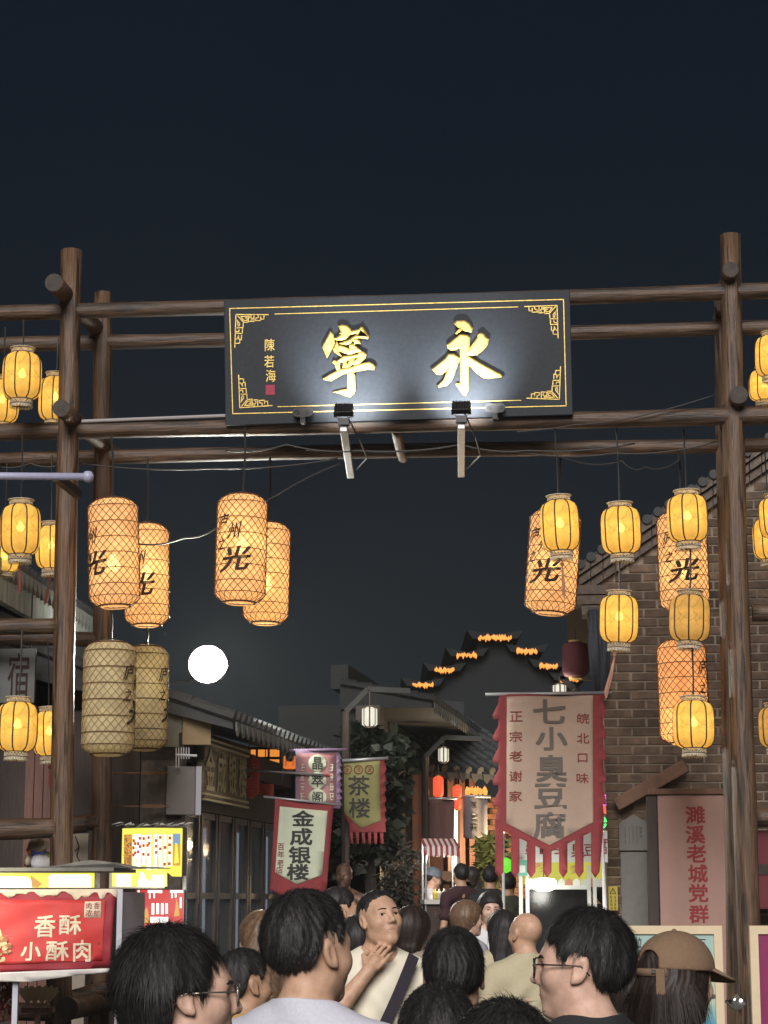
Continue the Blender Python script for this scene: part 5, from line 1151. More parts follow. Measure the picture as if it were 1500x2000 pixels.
for x_ in (a.x + .02, b.x - .03): mb.tube([(x_, .0, 0), (x_, .0, z1)], .012, 8); mb.tube([(x_, .42, 0), (x_, .42, z1 + .08)], .012, 8)
mb.build('awning_pole', STEEL, t)
zc = fr.uv(862, 1757).z; mb = MB(); mb.box((a.x, -.05, zc - .05), (b.x, .5, zc)); mb.build('counter_top', mat('counter_white', (.55, .54, .5), .5), t)
mb = MB(); mb.box((a.x + .03, 0, .15), (b.x - .03, .45, zc - .05)); mb.build('cart_body', mat('cart_brown', (.05, .028, .022), .7, var=.3, scale=6), t)
mb = MB()
for i in range(3): letters(mb, [('口', a.x + .1 + .12*i, zc - .25, .07, .07)], -.004, .0) if False else scrawl(mb, 1, a.x + .12 + .1*i, zc - .12, zc - .2, .07, -.004)
mb.build('faded_lettering', mat('faded_brown', (.12, .07, .06), .8), t)
for i, (x_, cl) in enumerate(((851, (.6, .45, .05)), (858, (.5, .5, .45)), (868, (.45, .42, .35)))):
    p = fr.uv(x_, 1757); mb = MB(); mb.lathe([(.001, 0), (.028, 0), (.03, .07), (.024, .09), (.008, .10), (.006, .12), (.001, .12)], 10, 0, Matrix.Translation((p.x, .06, zc))); mb.build('squeeze_bottle', mat('bottle%d' % i, cl, .4), t, True)
for s in (a.x + .2, b.x - .2): mb = MB(); mb.lathe([(.14, -.02), (.15, 0), (.14, .02), (.02, .03), (.02, -.03), (.14, -.02)], 18, 0, Matrix.Translation((s, -.02, .15)) @ Matrix.Rotation(R(90), 4, 'X')); mb.build('wheel', BLACK, t)
lamp(t, ((a.x+b.x)/2, .1, z1 - .12), 22.0, (1.0, .92, .82), .05)

# ================================================================== poster boards by the gate post
def board_stand(x0, x1, y0, d, label, img, yaw=R(-2)):
    fr = Frame((x0+x1)/2, 1900, d, yaw, z=0.0); t = thing('poster_board', label, 'poster board', fr.M, 'framed poster boards at the gate')
    a = fr.uv(x0, y0); b = fr.uv(x1, y0); CR = mat('cream_frame', (.62, .50, .33), .6, var=.06, scale=8); w_ = .055; zb = .35
    mb = MB(); mb.box((a.x, 0, zb), (a.x + w_, .05, a.z)); mb.box((b.x - w_, 0, zb), (b.x, .05, a.z)); mb.box((a.x + w_, .002, a.z - w_), (b.x - w_, .048, a.z)); mb.box((a.x + w_, .002, zb), (b.x - w_, .048, zb + w_)); mb.build('frame', CR, t)
    mb = MB(); mb.box((a.x + w_, .02, zb + w_), (b.x - w_, .03, a.z - w_)); mb.build('poster', img, t)
    mb = MB()
    for x_ in (a.x + .06, b.x - .09): mb.beam((x_, .03, zb + .1), (x_, .35, 0), .03, .03); mb.beam((x_, .02, zb), (x_, -.08, 0), .03, .03)
    mb.build('leg', CR, t); return fr, t, a, b
def grad(name, stops, axis=2, noise=.25):
    m = bpy.data.materials.new(name); m.use_nodes = True; n = m.node_tree.nodes; l = m.node_tree.links; b = n['Principled BSDF']; b.inputs['Roughness'].default_value = .35
    tc = n.new('ShaderNodeTexCoord'); sp = n.new('ShaderNodeSeparateXYZ'); nz = n.new('ShaderNodeTexNoise'); nz.inputs['Scale'].default_value = 5; cr = n.new('ShaderNodeValToRGB'); ma = n.new('ShaderNodeMath'); ma.operation = 'MULTIPLY_ADD'
    l.new(tc.outputs['Generated'], sp.inputs[0]); l.new(tc.outputs['Generated'], nz.inputs['Vector']); l.new(nz.outputs['Fac'], ma.inputs[0]); ma.inputs[1].default_value = noise; l.new(sp.outputs[axis], ma.inputs[2]); l.new(ma.outputs[0], cr.inputs[0])
    e = cr.color_ramp.elements
    while len(e) < len(stops): e.new(.5)
    for i, (p, c) in enumerate(stops): e[i].position = p; e[i].color = (*c, 1)
    l.new(cr.outputs[0], b.inputs['Base Color']); return m
BLUEP = grad('blue_poster_print', [(0.0, (.30, .50, .60)), (.35, (.05, .25, .42)), (.55, (.10, .36, .50)), (.72, (.42, .50, .36)), (1.0, (.32, .46, .42))])
MAGP = grad('magenta_poster_print', [(0.0, (.10, .01, .06)), (.4, (.30, .02, .10)), (.8, (.42, .02, .08)), (1.0, (.22, .02, .12))], 0, .3)
fr, t, a, b = board_stand(1196, 1410, 1808, 14.0, 'cream framed poster board with pale blue picture behind the capped woman', BLUEP)
mb = MB()
for ch, x_ in (('啦', 1245, ),): v = fr.uv(x_, 1841); letters(mb, [(ch, v.x, v.z, .062, .07)], .016, .006)
mb.build('character', INKG, t)
for x_ in (1224, 1372): mb = MB(); v = fr.uv(x_, 1832); v2 = fr.uv(x_, 1850); scrawl(mb, 1, v.x, v.z, v2.z, .05, .016); mb.build('blurred_character', INKG, t)['kind'] = 'stuff'
mb = MB(); p = [fr.uv(1350, 1962), fr.uv(1372, 1947), fr.uv(1398, 1942), fr.uv(1398, 1950), fr.uv(1375, 1955), fr.uv(1352, 1968)]; mb.add([(q.x, .0165, q.z) for q in p[::-1]], [tuple(range(6))]); mb.build('printed_branch', mat('print_brown', (.05, .05, .04), .5), t)
board_stand(1464, 1690, 1808, 14.0, 'cream framed poster board with magenta picture against the gate post', MAGP)
# red panels on the wall past the post
fr = Frame(1530, 1900, 19.6, BY, z=0.0); t = thing('red_notice_panel', 'deep red notice panel on the brick wall past the gate post', 'panel', fr.M)
a = fr.uv(1478, 1622); b = fr.uv(1640, 1775); mb = MB()
mb.box((a.x, 0, b.z), (b.x, .04, a.z)); mb.build('board', mat('deep_red_panel', (.16, .015, .03), .6, var=.15, scale=4), t); zz = (a.z + b.z)/2; MB().box((a.x, -.012, zz - .05), (b.x, -.002, zz + .05)).build('dark_band', DARKW, t)
MB().tube([(a.x - .1, -.1, a.z + .1), (b.x, -.1, a.z + .1)], .07, 12).build('top_log', WOODX, t)
# clamp lamp on the post
fr = Frame(1442, 1962, 16.7, 0); t = thing('chrome_clamp_lamp', 'small chrome reflector clamped low on the gate post', 'lamp', fr.M)
MB().lathe([(.02, -.05), (.05, -.02), (.075, .04), (.07, .045), (.045, -.015), (.001, -.03)], 18, 0, Matrix.Rotation(R(50), 4, 'Y')).build('reflector', mat('chrome', (.6, .6, .6), .2, .9), t, True)
MB().tube([(-.03, 0, -.03), (-.08, .1, .02), (0, .22, .02)], .012, 8).build('clamp', BLACK, t)
# ================================================================== goods under the red stall and on the rail
fr = Frame(80, 1690, 17.6, 0); t = thing('bag_bundle', 'bundle of coloured carrier bags tied to the gate rail', 'bags', fr.M)
def blob(pts, r, name, mt, par, seed=1):
    rs = random.Random(seed); mb = MB(); V = []; 
    n1, n2 = 9, 12
    for i in range(n1 + 1):
        for k in range(n2):
            th = math.pi*i/n1; ph = 2*math.pi*k/n2; q = 1 + .22*math.sin(3*ph + seed) * math.sin(th) + rs.uniform(-.1, .1); V.append((pts[0] + r[0]*q*math.sin(th)*math.cos(ph), pts[1] + r[1]*q*math.sin(th)*math.sin(ph), pts[2] + r[2]*q*math.cos(th)))
    mb.add(V, [(i*n2 + k, i*n2 + (k+1) % n2, (i+1)*n2 + (k+1) % n2, (i+1)*n2 + k) for i in range(n1) for k in range(n2)][::1]); return mb.build(name, mt, par, True)
for nm, x_, y_, rx, rz, cl, sd_ in (('white_bag', 78, 1683, .10, .07, (.55, .55, .58), 1), ('blue_bag', 74, 1664, .06, .06, (.03, .05, .25), 2), ('orange_bag', 62, 1658, .04, .06, (.6, .22, .03), 3), ('olive_bag', 88, 1675, .06, .05, (.22, .22, .06), 4), ('tan_bag', 78, 1650, .08, .06, (.32, .26, .2), 5), ('beige_bag', 56, 1682, .04, .05, (.4, .33, .25), 6)):
    p = fr.uv(x_, y_); blob((p.x, rnd.uniform(-.06, .06), p.z), (rx, .07, rz), nm, mat(nm, cl, .5), t, sd_)
fr = Frame(70, 1985, 16.3, 0); t = thing('fan_display', 'cream folded paper fans standing in a rack under the red stall', 'paper fans', fr.M)
for j, x_ in enumerate((54, 66, 80, 92)):
    p = fr.uv(x_, 1962); mb = MB(); n_ = 9
    for i in range(n_): q = R(50 + 80*i/n_); q2 = R(50 + 80*(i+.9)/n_); L_ = .13*(1 + .1*(i % 2)); mb.add([(p.x, .02*j, p.z), (p.x + L_*math.cos(q), .02*j + .008, p.z + L_*math.sin(q)), (p.x + L_*math.cos(q2), .02*j - .008, p.z + L_*math.sin(q2))], [(0, 1, 2)])
    mb.build('paper_fan', mat('cream_paper', (.55, .47, .33), .7), t)
p = fr.uv(73, 1968); MB().box((p.x - .12, -.03, p.z - .04), (p.x + .12, .12, p.z)).build('rack', REDW, t); MB().box((p.x - .02, .0, 0 - fr.o.z), (p.x + .02, .05, p.z - .04)).build('stand', REDW, t)
fr = Frame(8, 1960, 15.9, 0); t = thing('dried_flower_bunch', 'bunch of dark red dried flowers hanging by the stall pole', 'flowers', fr.M)
mb = MB(); rs = random.Random(2)
for i in range(160):
    p = fr.uv(rs.uniform(-14, 22), rs.uniform(1920, 1995)); s = .014; y_ = rs.uniform(-.08, .08); mb.add([(p.x - s, y_, p.z), (p.x, y_ - s, p.z + s*1.3), (p.x + s, y_, p.z), (p.x, y_ + s, p.z - s*1.3)], [(0, 1, 2), (0, 2, 3)], i % 3)
mb.build('petal_mass', [mat('petal_red', (.18, .03, .03), .8), mat('petal_brown', (.16, .08, .05), .8), mat('petal_dark', (.07, .02, .02), .8)], t)['kind'] = 'stuff'
p = fr.uv(4, 1915); MB().tube([(p.x, 0, p.z + .1), (p.x + .01, 0, p.z - .1)], .004, 5).build('string', WIRE, t)
# ================================================================== plants in the dark lane
def leafy(name, label, cat, px, d, x0, x1, y0, y1, n_, col, size, seed, blade=False, trunk=True):
    fr = Frame(px, 1760, d, 0, z=0.0); t = thing(name, label, cat, fr.M); rs = random.Random(seed); a = fr.uv(x0, y0); b = fr.uv(x1, y1); mb = MB(); cx, cz = (a.x+b.x)/2, (a.z+b.z)/2; rx, rz = (b.x-a.x)/2, (a.z-b.z)/2
    cl = [(rs.gauss(0, .45), rs.gauss(0, .45), rs.gauss(0, .45), rs.uniform(.2, .5)) for _ in range(26)]
    for i in range(n_):
        c = rs.choice(cl); q = Vector((rs.gauss(0, 1), rs.gauss(0, 1), rs.gauss(0, 1))).normalized() * c[3]; p = Vector((cx + rx*(c[0] + q.x), (c[1] + q.y)*min(rx, .8) , cz + rz*(c[2] + q.z)))
        if p.z < .05 or abs(p.x - cx) > rx*1.25 or abs(p.z - cz) > rz*1.15: continue
        u = Vector((rs.gauss(0, 1), rs.gauss(0, 1), rs.gauss(-.3, .7))).normalized(); v = u.cross(Vector((rs.gauss(0, 1), rs.gauss(0, 1), rs.gauss(0, 1)))).normalized(); L_ = size*rs.uniform(.7, 1.4); w_ = L_*(.14 if blade else .32)
        mb.add([p, p + u*L_*.5 + v*w_, p + u*L_, p + u*L_*.5 - v*w_], [(0, 1, 2, 3)])
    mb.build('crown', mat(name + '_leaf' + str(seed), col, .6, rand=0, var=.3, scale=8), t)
    if trunk:
        mb = MB(); mb.tube([(cx, 0, 0), (cx + .05, 0, cz*.5), (cx, 0, cz)], [.09, .07, .04], 8)
        for i in range(5): q = rs.uniform(0, 6.28); mb.tube([(cx, 0, cz*.6), (cx + rx*.5*math.cos(q), .3*math.sin(q), cz + rz*.4)], [.035, .012], 6)
        mb.build('trunk', mat('bark', (.06, .05, .04), .9), t)
    else:
        mb = MB()
        for i in range(9): x_ = cx + rx*rs.uniform(-.6, .6); mb.tube([(x_, rs.uniform(-.1, .1), 0), (x_ + rs.uniform(-.05, .05), 0, cz), (x_ + rs.uniform(-.15, .15), 0, a.z - .1)], [.018, .014, .006], 6)
        mb.build('stem', mat(name + '_cane', tuple(min(1, c*1.6) for c in col), .5), t)
    return t
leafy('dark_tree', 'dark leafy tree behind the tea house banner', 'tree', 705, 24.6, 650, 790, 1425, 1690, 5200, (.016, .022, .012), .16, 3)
leafy('bamboo_clump', 'yellow green bamboo lit by the shop light at the bend', 'bamboo', 958, 26.0, 930, 992, 1638, 1715, 900, (.20, .20, .05), .16, 4, True, False)
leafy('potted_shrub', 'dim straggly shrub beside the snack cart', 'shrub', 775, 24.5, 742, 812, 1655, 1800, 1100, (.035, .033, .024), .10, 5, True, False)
# ================================================================== people
def ell(x, y, z, c, r):
    a = (x-c[0])/r[0]; b = (y-c[1])/r[1]; d = (z-c[2])/r[2]
    k0 = np.sqrt(a*a + b*b + d*d); k1 = np.sqrt((a/r[0])**2 + (b/r[1])**2 + (d/r[2])**2) + 1e-6
    return k0*(k0-1)/k1
def capz(x, y, z, a, b, ra, rb):
    ba = (b[0]-a[0], b[1]-a[1], b[2]-a[2]); L = ba[0]**2 + ba[1]**2 + ba[2]**2 + 1e-9
    px, py, pz = x-a[0], y-a[1], z-a[2]; t = np.clip((px*ba[0] + py*ba[1] + pz*ba[2])/L, 0, 1)
    return np.sqrt((px-ba[0]*t)**2 + (py-ba[1]*t)**2 + (pz-ba[2]*t)**2) - (ra + (rb-ra)*t)
def sm(a, b, k):
    h = np.maximum(k - np.abs(a-b), 0)/k; return np.minimum(a, b) - h*h*k*.25
def smx(a, b, k): return -sm(-a, -b, k)
def headsdf(x, y, z, fem=0.0, ears=True):
    d = ell(x, y, z, (0, -.014, .035), (.076, .097, .086))
    d = sm(d, ell(x, y, z, (0, .028, -.022), (.063 - .003*fem, .064, .088)), .035)
    ax = np.abs(x)
    d = sm(d, capz(ax, y, z, (.044 - .006*fem, .008, -.058), (.004, .064, -.090), .021, .017), .03)
    d = sm(d, capz(x, y, z, (-.006, .071, -.091), (.006, .071, -.091), .014, .014), .022)
    d = sm(d, ell(ax, y, z, (.038, .055, -.020), (.027, .027, .026)), .025)
    d = sm(d, capz(ax, y, z, (.0, .080, .026), (.036, .070, .026), .013, .012), .018)
    d = smx(d, -ell(ax, y, z, (.031, .104, .006), (.017, .018, .0095)), .014)
    d = sm(d, capz(x, y, z, (0, .087, .018), (0, .106, -.022), .0075, .0115), .012)
    d = sm(d, ell(ax, y, z, (.0125, .096, -.027), (.009, .010, .0075)), .007)
    d = sm(d, ell(x, y, z, (0, .077, -.054), (.027, .017, .017)), .018)
    d = smx(d, -capz(x, y, z, (-.022, .096, -.054), (.022, .096, -.054), .0018, .0018), .004)
    if ears:
        yy = y + .25*z; e = ell(ax, yy, z, (.080, -.006, .0), (.0085, .0185, .031))
        e = smx(e, -ell(ax, yy, z, (.0885, -.002, .002), (.007, .0105, .019)), .005)
        e = sm(e, ell(ax, yy, z, (.080, .004, -.022), (.006, .008, .010)), .006)
        d = sm(d, e, .008)
    return d
def axis(lo, hi, f0, f1, fine, coarse):
    a = [np.arange(lo, f0, coarse), np.arange(max(lo, f0), min(hi, f1), fine), np.arange(max(f1, lo), hi + coarse, coarse)]
    return np.unique(np.round(np.concatenate(a), 5)).astype(np.float32)
def polygonise(D, xs, ys, zs):
    g = openvdb.FloatGrid(1.0); g.copyFromArray(np.ascontiguousarray(np.clip(D, -.5, .5), dtype=np.float32))
    p, q = g.convertToQuads(0.0)
    p = np.stack([np.interp(p[:, 0], np.arange(len(xs)), xs), np.interp(p[:, 1], np.arange(len(ys)), ys), np.interp(p[:, 2], np.arange(len(zs)), zs)], 1)
    return p, q
def np_mesh(name, p, q, mats, parent, smooth=True, mi=None):
    me = bpy.data.meshes.new(name); n = len(q); k = q.shape[1] if n else 4
    me.vertices.add(len(p)); me.vertices.foreach_set('co', np.asarray(p, dtype=np.float32).ravel())
    me.loops.add(n*k); me.loops.foreach_set('vertex_index', np.asarray(q, dtype=np.int32).ravel())
    me.polygons.add(n); me.polygons.foreach_set('loop_start', np.arange(n, dtype=np.int32)*k); me.polygons.foreach_set('loop_total', np.full(n, k, dtype=np.int32))
    for m in (mats if isinstance(mats, list) else [mats]): me.materials.append(m)
    me.polygons.foreach_set('use_smooth', np.full(n, smooth, dtype=bool))
    if mi is not None: me.polygons.foreach_set('material_index', np.asarray(mi, dtype=np.int32))
    me.update(calc_edges=True); me.validate(); return inst(name, me, parent)
def skin(name, col):
    if name in _mc: return _mc[name]
    m = mat(name, col, .50, var=.16, scale=34, bump=.10, spec=.4, detail=9); b = m.node_tree.nodes['Principled BSDF']
    b.inputs['Subsurface Weight'].default_value = .12; b.inputs['Subsurface Radius'].default_value = (.012, .005, .003); return m
SK1 = skin('skin_fair', (.58, .37, .28)); SK2 = skin('skin_tan', (.52, .32, .215)); SK3 = skin('skin_deep', (.42, .25, .16))
HB = mat('black_hair', (.020, .018, .018), .55, var=.4, scale=60, spec=.35); HBR = mat('dark_brown_hair', (.022, .013, .010), .6, var=.4, scale=60); HLB = mat('light_brown_hair', (.14, .085, .05), .5, var=.4, scale=60); HG = mat('grey_stubble', (.10, .085, .075), .7, var=.3, scale=90)
EYEW = mat('eye_white', (.6, .58, .56), .25); IRIS = mat('eye_iris', (.018, .010, .007), .15); LIP = mat('lips', (.42, .20, .16), .5)
HAIR = {  # extra radii (side, back/front, top), hairline as (y, lowest z), striation
 'crop': ((.010, .014, .022), [(-.15, -.055), (-.045, -.052), (-.034, -.038), (-.027, .022), (.018, .032), (.024, -.004), (.040, .0), (.050, .045), (.072, .074), (.13, .088)]),
 'mop': ((.018, .012, .022), [(-.16, -.10), (-.040, -.095), (-.028, -.06), (-.024, .008), (.022, .016), (.030, -.026), (.044, -.010), (.056, .030), (.080, .048), (.15, .056)]),
 'bowl': ((.012, .011, .020), [(-.16, -.060), (-.045, -.058), (-.034, -.042), (-.027, .016), (.020, .024), (.026, -.006), (.044, .002), (.056, .040), (.085, .058), (.15, .060)]),
 'buzz': ((.004, .004, .007), [(-.15, -.07), (-.045, -.065), (-.034, -.045), (-.027, .024), (.018, .034), (.024, .0), (.036, .0), (.046, .05), (.066, .082), (.13, .098)]),
 'bob': ((.020, .022, .022), [(-.16, -.16), (-.02, -.16), (.012, -.12), (.030, -.05), (.046, .0), (.062, .045), (.085, .062), (.15, .066)]),
}
def hairsdf(st, x, y, z):
    ex, line = HAIR['bob' if st in ('long', 'tail') else st]
    d = ell(x, y, z, (0, {'mop': -.034, 'bowl': -.022}.get(st, -.016), .035), (.077+ex[0], .097+ex[1], .087+ex[2]))
    if st in ('bob', 'long', 'tail', 'mop'): d = sm(d, capz(x*.85, y, z, (0, -.045, .02), (0, -.060, -.07 if st != 'mop' else -.045), .082, .062), .03)
    if st == 'long': d = sm(d, capz(x*.72, y*1.1, z, (0, -.062, -.05), (0, -.095, -.36), .078, .062), .04)
    if st == 'tail': d = sm(d, capz(x, y, z, (0, -.12, .03), (0, -.15, -.20), .03, .018), .02)
    ly = np.interp(y, [p[0] for p in line], [p[1] for p in line]).astype(np.float32)
    if st == 'long': ly = np.where(y < .02, -.6, ly).astype(np.float32)
    if st in ('crop', 'bowl', 'buzz'):
        fade = 1 - np.clip((z - ly)/.060, 0, 1); front = np.clip((y - .03)/.03, 0, 1); d = d + fade**1.5*(ex[1] + .005)*(1 - .55*front)
    m = (ly - z)*.75; az = np.arctan2(x, y + .045)
    d = d + .0010*np.sin(az*31 + 5*np.sin(z*38)) + .0014*np.sin(az*11 + z*23)
    return smx(d, m, .010)
def person(label, px, py, d, face, body=None, s=1.0, fem=0.0, sk=SK1, hair='crop', hm=HB, shirt=None, pants=None, pitch=0.0, roll=0.0, fine=.0042, arms=None, collar=False, strands=4500, lean=0.0, sleeve=.62, group=None, build=1.0, cat='person', hat=None, eyes=True, vneck=0.0, hairtop=.02):
    tp = P(px, py, d); H = tp.z - hairtop; body = face if body is None else body
    t = thing('person', label, cat, Matrix.Translation((tp.x, d, 0)) @ Matrix.Rotation(-R(body), 4, 'Z'), group)
    hc = Vector((0, .01 + lean, H - .121*s)); MH = Matrix.Translation(hc) @ Matrix.Rotation(-R(face-body), 4, 'Z') @ Matrix.Rotation(R(pitch), 4, 'X') @ Matrix.Rotation(R(roll), 4, 'Y') @ Matrix.Diagonal((s, s, s, 1))
    IH = MH.inverted(); b = build
    co = .016 if fine < .006 else .022
    xs = axis(-.40, .40, -.125*s, .125*s, fine, co); ys = axis(-.26, .34 if arms else .24, hc.y - .15*s, hc.y + .155*s, fine, co); zs = axis(-.01, H + .012, H - .34*s if arms else H - .30*s, H + .2, fine, co)
    X, Y, Z = np.meshgrid(xs, ys, zs, indexing='ij'); X = X.astype(np.float32); Y = Y.astype(np.float32); Z = Z.astype(np.float32)
    sw = (.172 - .028*fem)*b*min(1, H/1.62); sz = H - .335*s; ly = lean*.7
    T = ell(X, Y, Z, (0, ly*.8, H*.715), ((.150-.018*fem)*b, (.105+.004*fem)*b, .20))
    T = sm(T, ell(X, Y, Z, (0, .005 + ly*.3, H*.595), ((.140-.010*fem)*b, .105*b, .17)), .06)
    T = sm(T, ell(X, Y, Z, (0, -.01, H*.505), ((.158+.008*fem)*b, .115*b, .12)), .06)
    aX = np.abs(X)
    T = sm(T, capz(aX, Y, Z, (.02, -.015 + ly, sz + .012), (sw - .012, -.008 + ly, sz - .018), .062, .054*b), .05)
    T = sm(T, capz(aX, Y, Z, (.0, -.03 + ly, sz + .085), (.125, -.015 + ly, sz + .02), .045, .040), .045)
    N = capz(X, Y, Z, (0, ly - .02, sz + .01), (hc.x, hc.y - .012, hc.z - .055*s), .060 - .010*fem, (.053 - .009*fem)*s)
    A = None; S_ = None; Hn = None
    for sd in (1, -1):
        sh = Vector((sd*sw, -.005 + ly, sz - .02)); spec = (arms or {}).get('R' if sd > 0 else 'L')
        if spec: el, wr = Vector(spec[0]), Vector(spec[1]); fd = Vector(spec[2]).normalized(); pn = Vector(spec[3]).normalized()
        else: el = sh + Vector((sd*.055, -.035, -.175*H)); wr = el + Vector((sd*.005, .075, -.145*H)); fd = Vector((0, .15, -1)).normalized(); pn = Vector((-sd, 0, 0))
        a1 = capz(X, Y, Z, sh, el, .050*b, .038*b); a2 = capz(X, Y, Z, el, wr, .039*b, .026)
        arm = sm(a1, a2, .02); A = arm if A is None else np.minimum(A, arm)
        e2 = sh.lerp(el, sleeve) if sleeve <= 1 else el; slv = capz(X, Y, Z, sh, e2, .054*b, .050*b)
        if sleeve > 1: slv = sm(slv, capz(X, Y, Z, el, wr.lerp(el, .08), .046*b, .034), .02)
        S_ = slv if S_ is None else np.minimum(S_, slv)
        sdv = fd.cross(pn).normalized(); pc = wr + fd*.045
        h = capz(X, Y, Z, wr, wr + fd*.05, .024, .026); 
        for k in range(4):
            o0 = wr + fd*.072 + sdv*(.032 - .0212*k); ln = (.036, .042, .039, .030)[k]; m1 = o0 + fd*ln + pn*.006; m2 = m1 + fd*ln*.62 + pn*.020
            h = sm(h, capz(X, Y, Z, wr + fd*.03 + sdv*(.021 - .014*k), o0, .013, .0098), .006); f = np.minimum(capz(X, Y, Z, o0, m1, .0090, .0082), capz(X, Y, Z, m1, m2, .0082, .0070)); h = sm(h, f, .003)
        tb = wr + fd*.020 + sdv*.026; t1 = tb + sdv*.030 + fd*.030 + pn*.008; t2 = t1 + fd*.028 - sdv*.004 + pn*.010
        h = sm(h, np.minimum(capz(X, Y, Z, tb, t1, .014, .011), capz(X, Y, Z, t1, t2, .011, .009)), .006)
        A = sm(A, h, .012)
    Lg = None
    for sd in (1, -1):
        hp = (sd*.085*b, -.005, H*.50); kn = (sd*.095, .01, H*.28); an = (sd*.10, -.02, .075)
        g = sm(capz(X, Y, Z, hp, kn, .088*b, .056), capz(X, Y, Z, kn, an, .055, .038), .03); Lg = g if Lg is None else np.minimum(Lg, g)
    B = sm(sm(sm(T, N, .04), A, .03), Lg, .04)
    for sd in (1, -1): B = sm(B, capz(X, Y, Z, (sd*.10, -.04, .035), (sd*.115, .13, .028), .036, .030), .02)
    k0 = int(np.searchsorted(zs, H - .30*s)); sub = (slice(None), slice(None), slice(k0, None))
    i3 = IH.to_3x3(); tr = IH.translation
    lx = i3[0][0]*X[sub] + i3[0][1]*Y[sub] + i3[0][2]*Z[sub] + tr[0]; lyy = i3[1][0]*X[sub] + i3[1][1]*Y[sub] + i3[1][2]*Z[sub] + tr[1]; lz = i3[2][0]*X[sub] + i3[2][1]*Y[sub] + i3[2][2]*Z[sub] + tr[2]
    hd = headsdf(lx, lyy, lz, fem)*s
    B[sub] = sm(B[sub], hd, .022)
    p, q = polygonise(B, xs, ys, zs); np_mesh('body', p, q, sk, t)
    # clothing
    C = sm(T, S_, .04) - .013
    fold = .008*np.sin(X*38 + Z*26 + 3*np.sin(Z*9)) + .007*np.sin(X*17 - Z*44 + 4*np.sin(X*8)) + .003*np.sin(Y*50 + Z*31)
    C = C + fold*np.clip((sz + .06 - Z)/.2, .15, 1)
    nb = (0, ly - .012, sz + .055); C = smx(C, -capz(X, Y, Z, (nb[0], nb[1] + .012, nb[2] - .010 - vneck), (0, hc.y, hc.z), .068 - .008*fem + vneck*.3, .085), .008)
    C = smx(C, -capz(X, Y, Z, (0, hc.y - .02, hc.z - .06), (0, hc.y, hc.z + .1), .075, .11), .01)
    if collar:
        cc = np.abs(capz(X, Y, Z, (0, ly - .018, sz + .03), (0, hc.y - .015, hc.z - .02), .072, .068)) - .005
        slope = Z - (sz + .098 - .25*(Y - ly)); low = (sz + .045 - .3*(Y - ly)) - Z
        cc = smx(smx(cc, slope, .006), low, .006); C = sm(C, cc, .012)
    C = smx(C, (H*.475) - Z, .01)
    p, q = polygonise(C, xs, ys, zs); np_mesh('shirt', p, q, shirt, t)
    Pn = sm(Lg, ell(X, Y, Z, (0, -.01, H*.505), (.158*b, .115*b, .12)), .05) - .010; Pn = smx(Pn, Z - H*.545, .01); Pn = smx(Pn, .06 - Z, .01)
    p, q = polygonise(Pn, xs, ys, zs); np_mesh('trousers', p, q, pants or mat('dark_trousers', (.03, .032, .04), .8), t)
    mbs = MB()
    for sd in (1, -1): mbs.tube([(sd*.10, -.085, .035), (sd*.10, -.05, .05), (sd*.108, .05, .05), (sd*.115, .13, .035), (sd*.116, .175, .025)], [.025, .047, .047, .043, .02], 10)
    mbs.build('shoe', mat('dark_shoe', (.03, .03, .03), .6), t, True)
    # hair
    if hair:
        f2 = max(fine*.95, .0038); zlo = -.44 if hair == 'long' else (-.26 if hair == 'tail' else -.19)
        hx = np.arange(-.135, .135, f2, dtype=np.float32); hy = np.arange(-.185 if hair in ('long', 'tail') else -.16, .16, f2, dtype=np.float32); hz = np.arange(zlo, .16, f2, dtype=np.float32)
        a, b_, c = np.meshgrid(hx, hy, hz, indexing='ij'); Dh = hairsdf(hair, a, b_, c)
        if hair in ('crop', 'bowl') and fine < .006:
            ln_ = HAIR[hair][1]; ls = np.interp(b_, [u[0] for u in ln_], [u[1] for u in ln_]).astype(np.float32) - .012 + np.where(b_ > .012, .4, 0).astype(np.float32)
            Ds = smx(headsdf(a, b_, c, fem, False) - .0016, (ls - c)*.75, .004); ps, qs = polygonise(Ds, hx, hy, hz); m4 = np.array(MH)
            np_mesh('stubble', ps @ m4[:3, :3].T + m4[:3, 3], qs, mat('scalp_stubble', (.27, .175, .13), .7, var=.25, scale=160), t)
        if hat: Dh = smx(Dh + .010*np.clip((c + .02)/.05, 0, 1), c - .118, .006)
        p, q = polygonise(Dh, hx, hy, hz)
        V = [p]; Q = [q]
        if strands:
            rs = np.random.RandomState(int(abs(px)*7) % 9999)
            c4 = p[q]; nn = np.cross(c4[:, 2]-c4[:, 0], c4[:, 3]-c4[:, 1]); nn /= np.linalg.norm(nn, axis=1, keepdims=True) + 1e-9
            cen = c4.mean(1); out = cen - np.array([0, -.014, .02]); out /= np.linalg.norm(out, axis=1, keepdims=True)
            if hair == 'long': out[:, 2] *= .3
            ok = np.where(((nn*out).sum(1) > .25) & ((cen[:, 2] < .015) if hat else True))[0]; idx = rs.choice(ok, strands); P0 = cen[idx]; n0 = nn[idx]
            fl = P0 - np.array([0, -.055, .135]); fl[:, 2] -= .35*np.clip(.12 - P0[:, 2], 0, .3)*4*.3; fl += rs.normal(0, .018, fl.shape)
            fl -= n0*(fl*n0).sum(1, keepdims=True); fl /= np.linalg.norm(fl, axis=1, keepdims=True) + 1e-9
            L = {'crop': .016, 'buzz': .005, 'mop': .045, 'bowl': .030, 'bob': .06, 'long': .09, 'tail': .06}[hair]*rs.uniform(.5, 1.3, (strands, 1))
            ln_ = HAIR['bob' if hair in ('long', 'tail') else hair][1]; tip = P0 + fl*L; mk = np.interp(tip[:, 1], [u[0] for u in ln_], [u[1] for u in ln_]) - tip[:, 2]
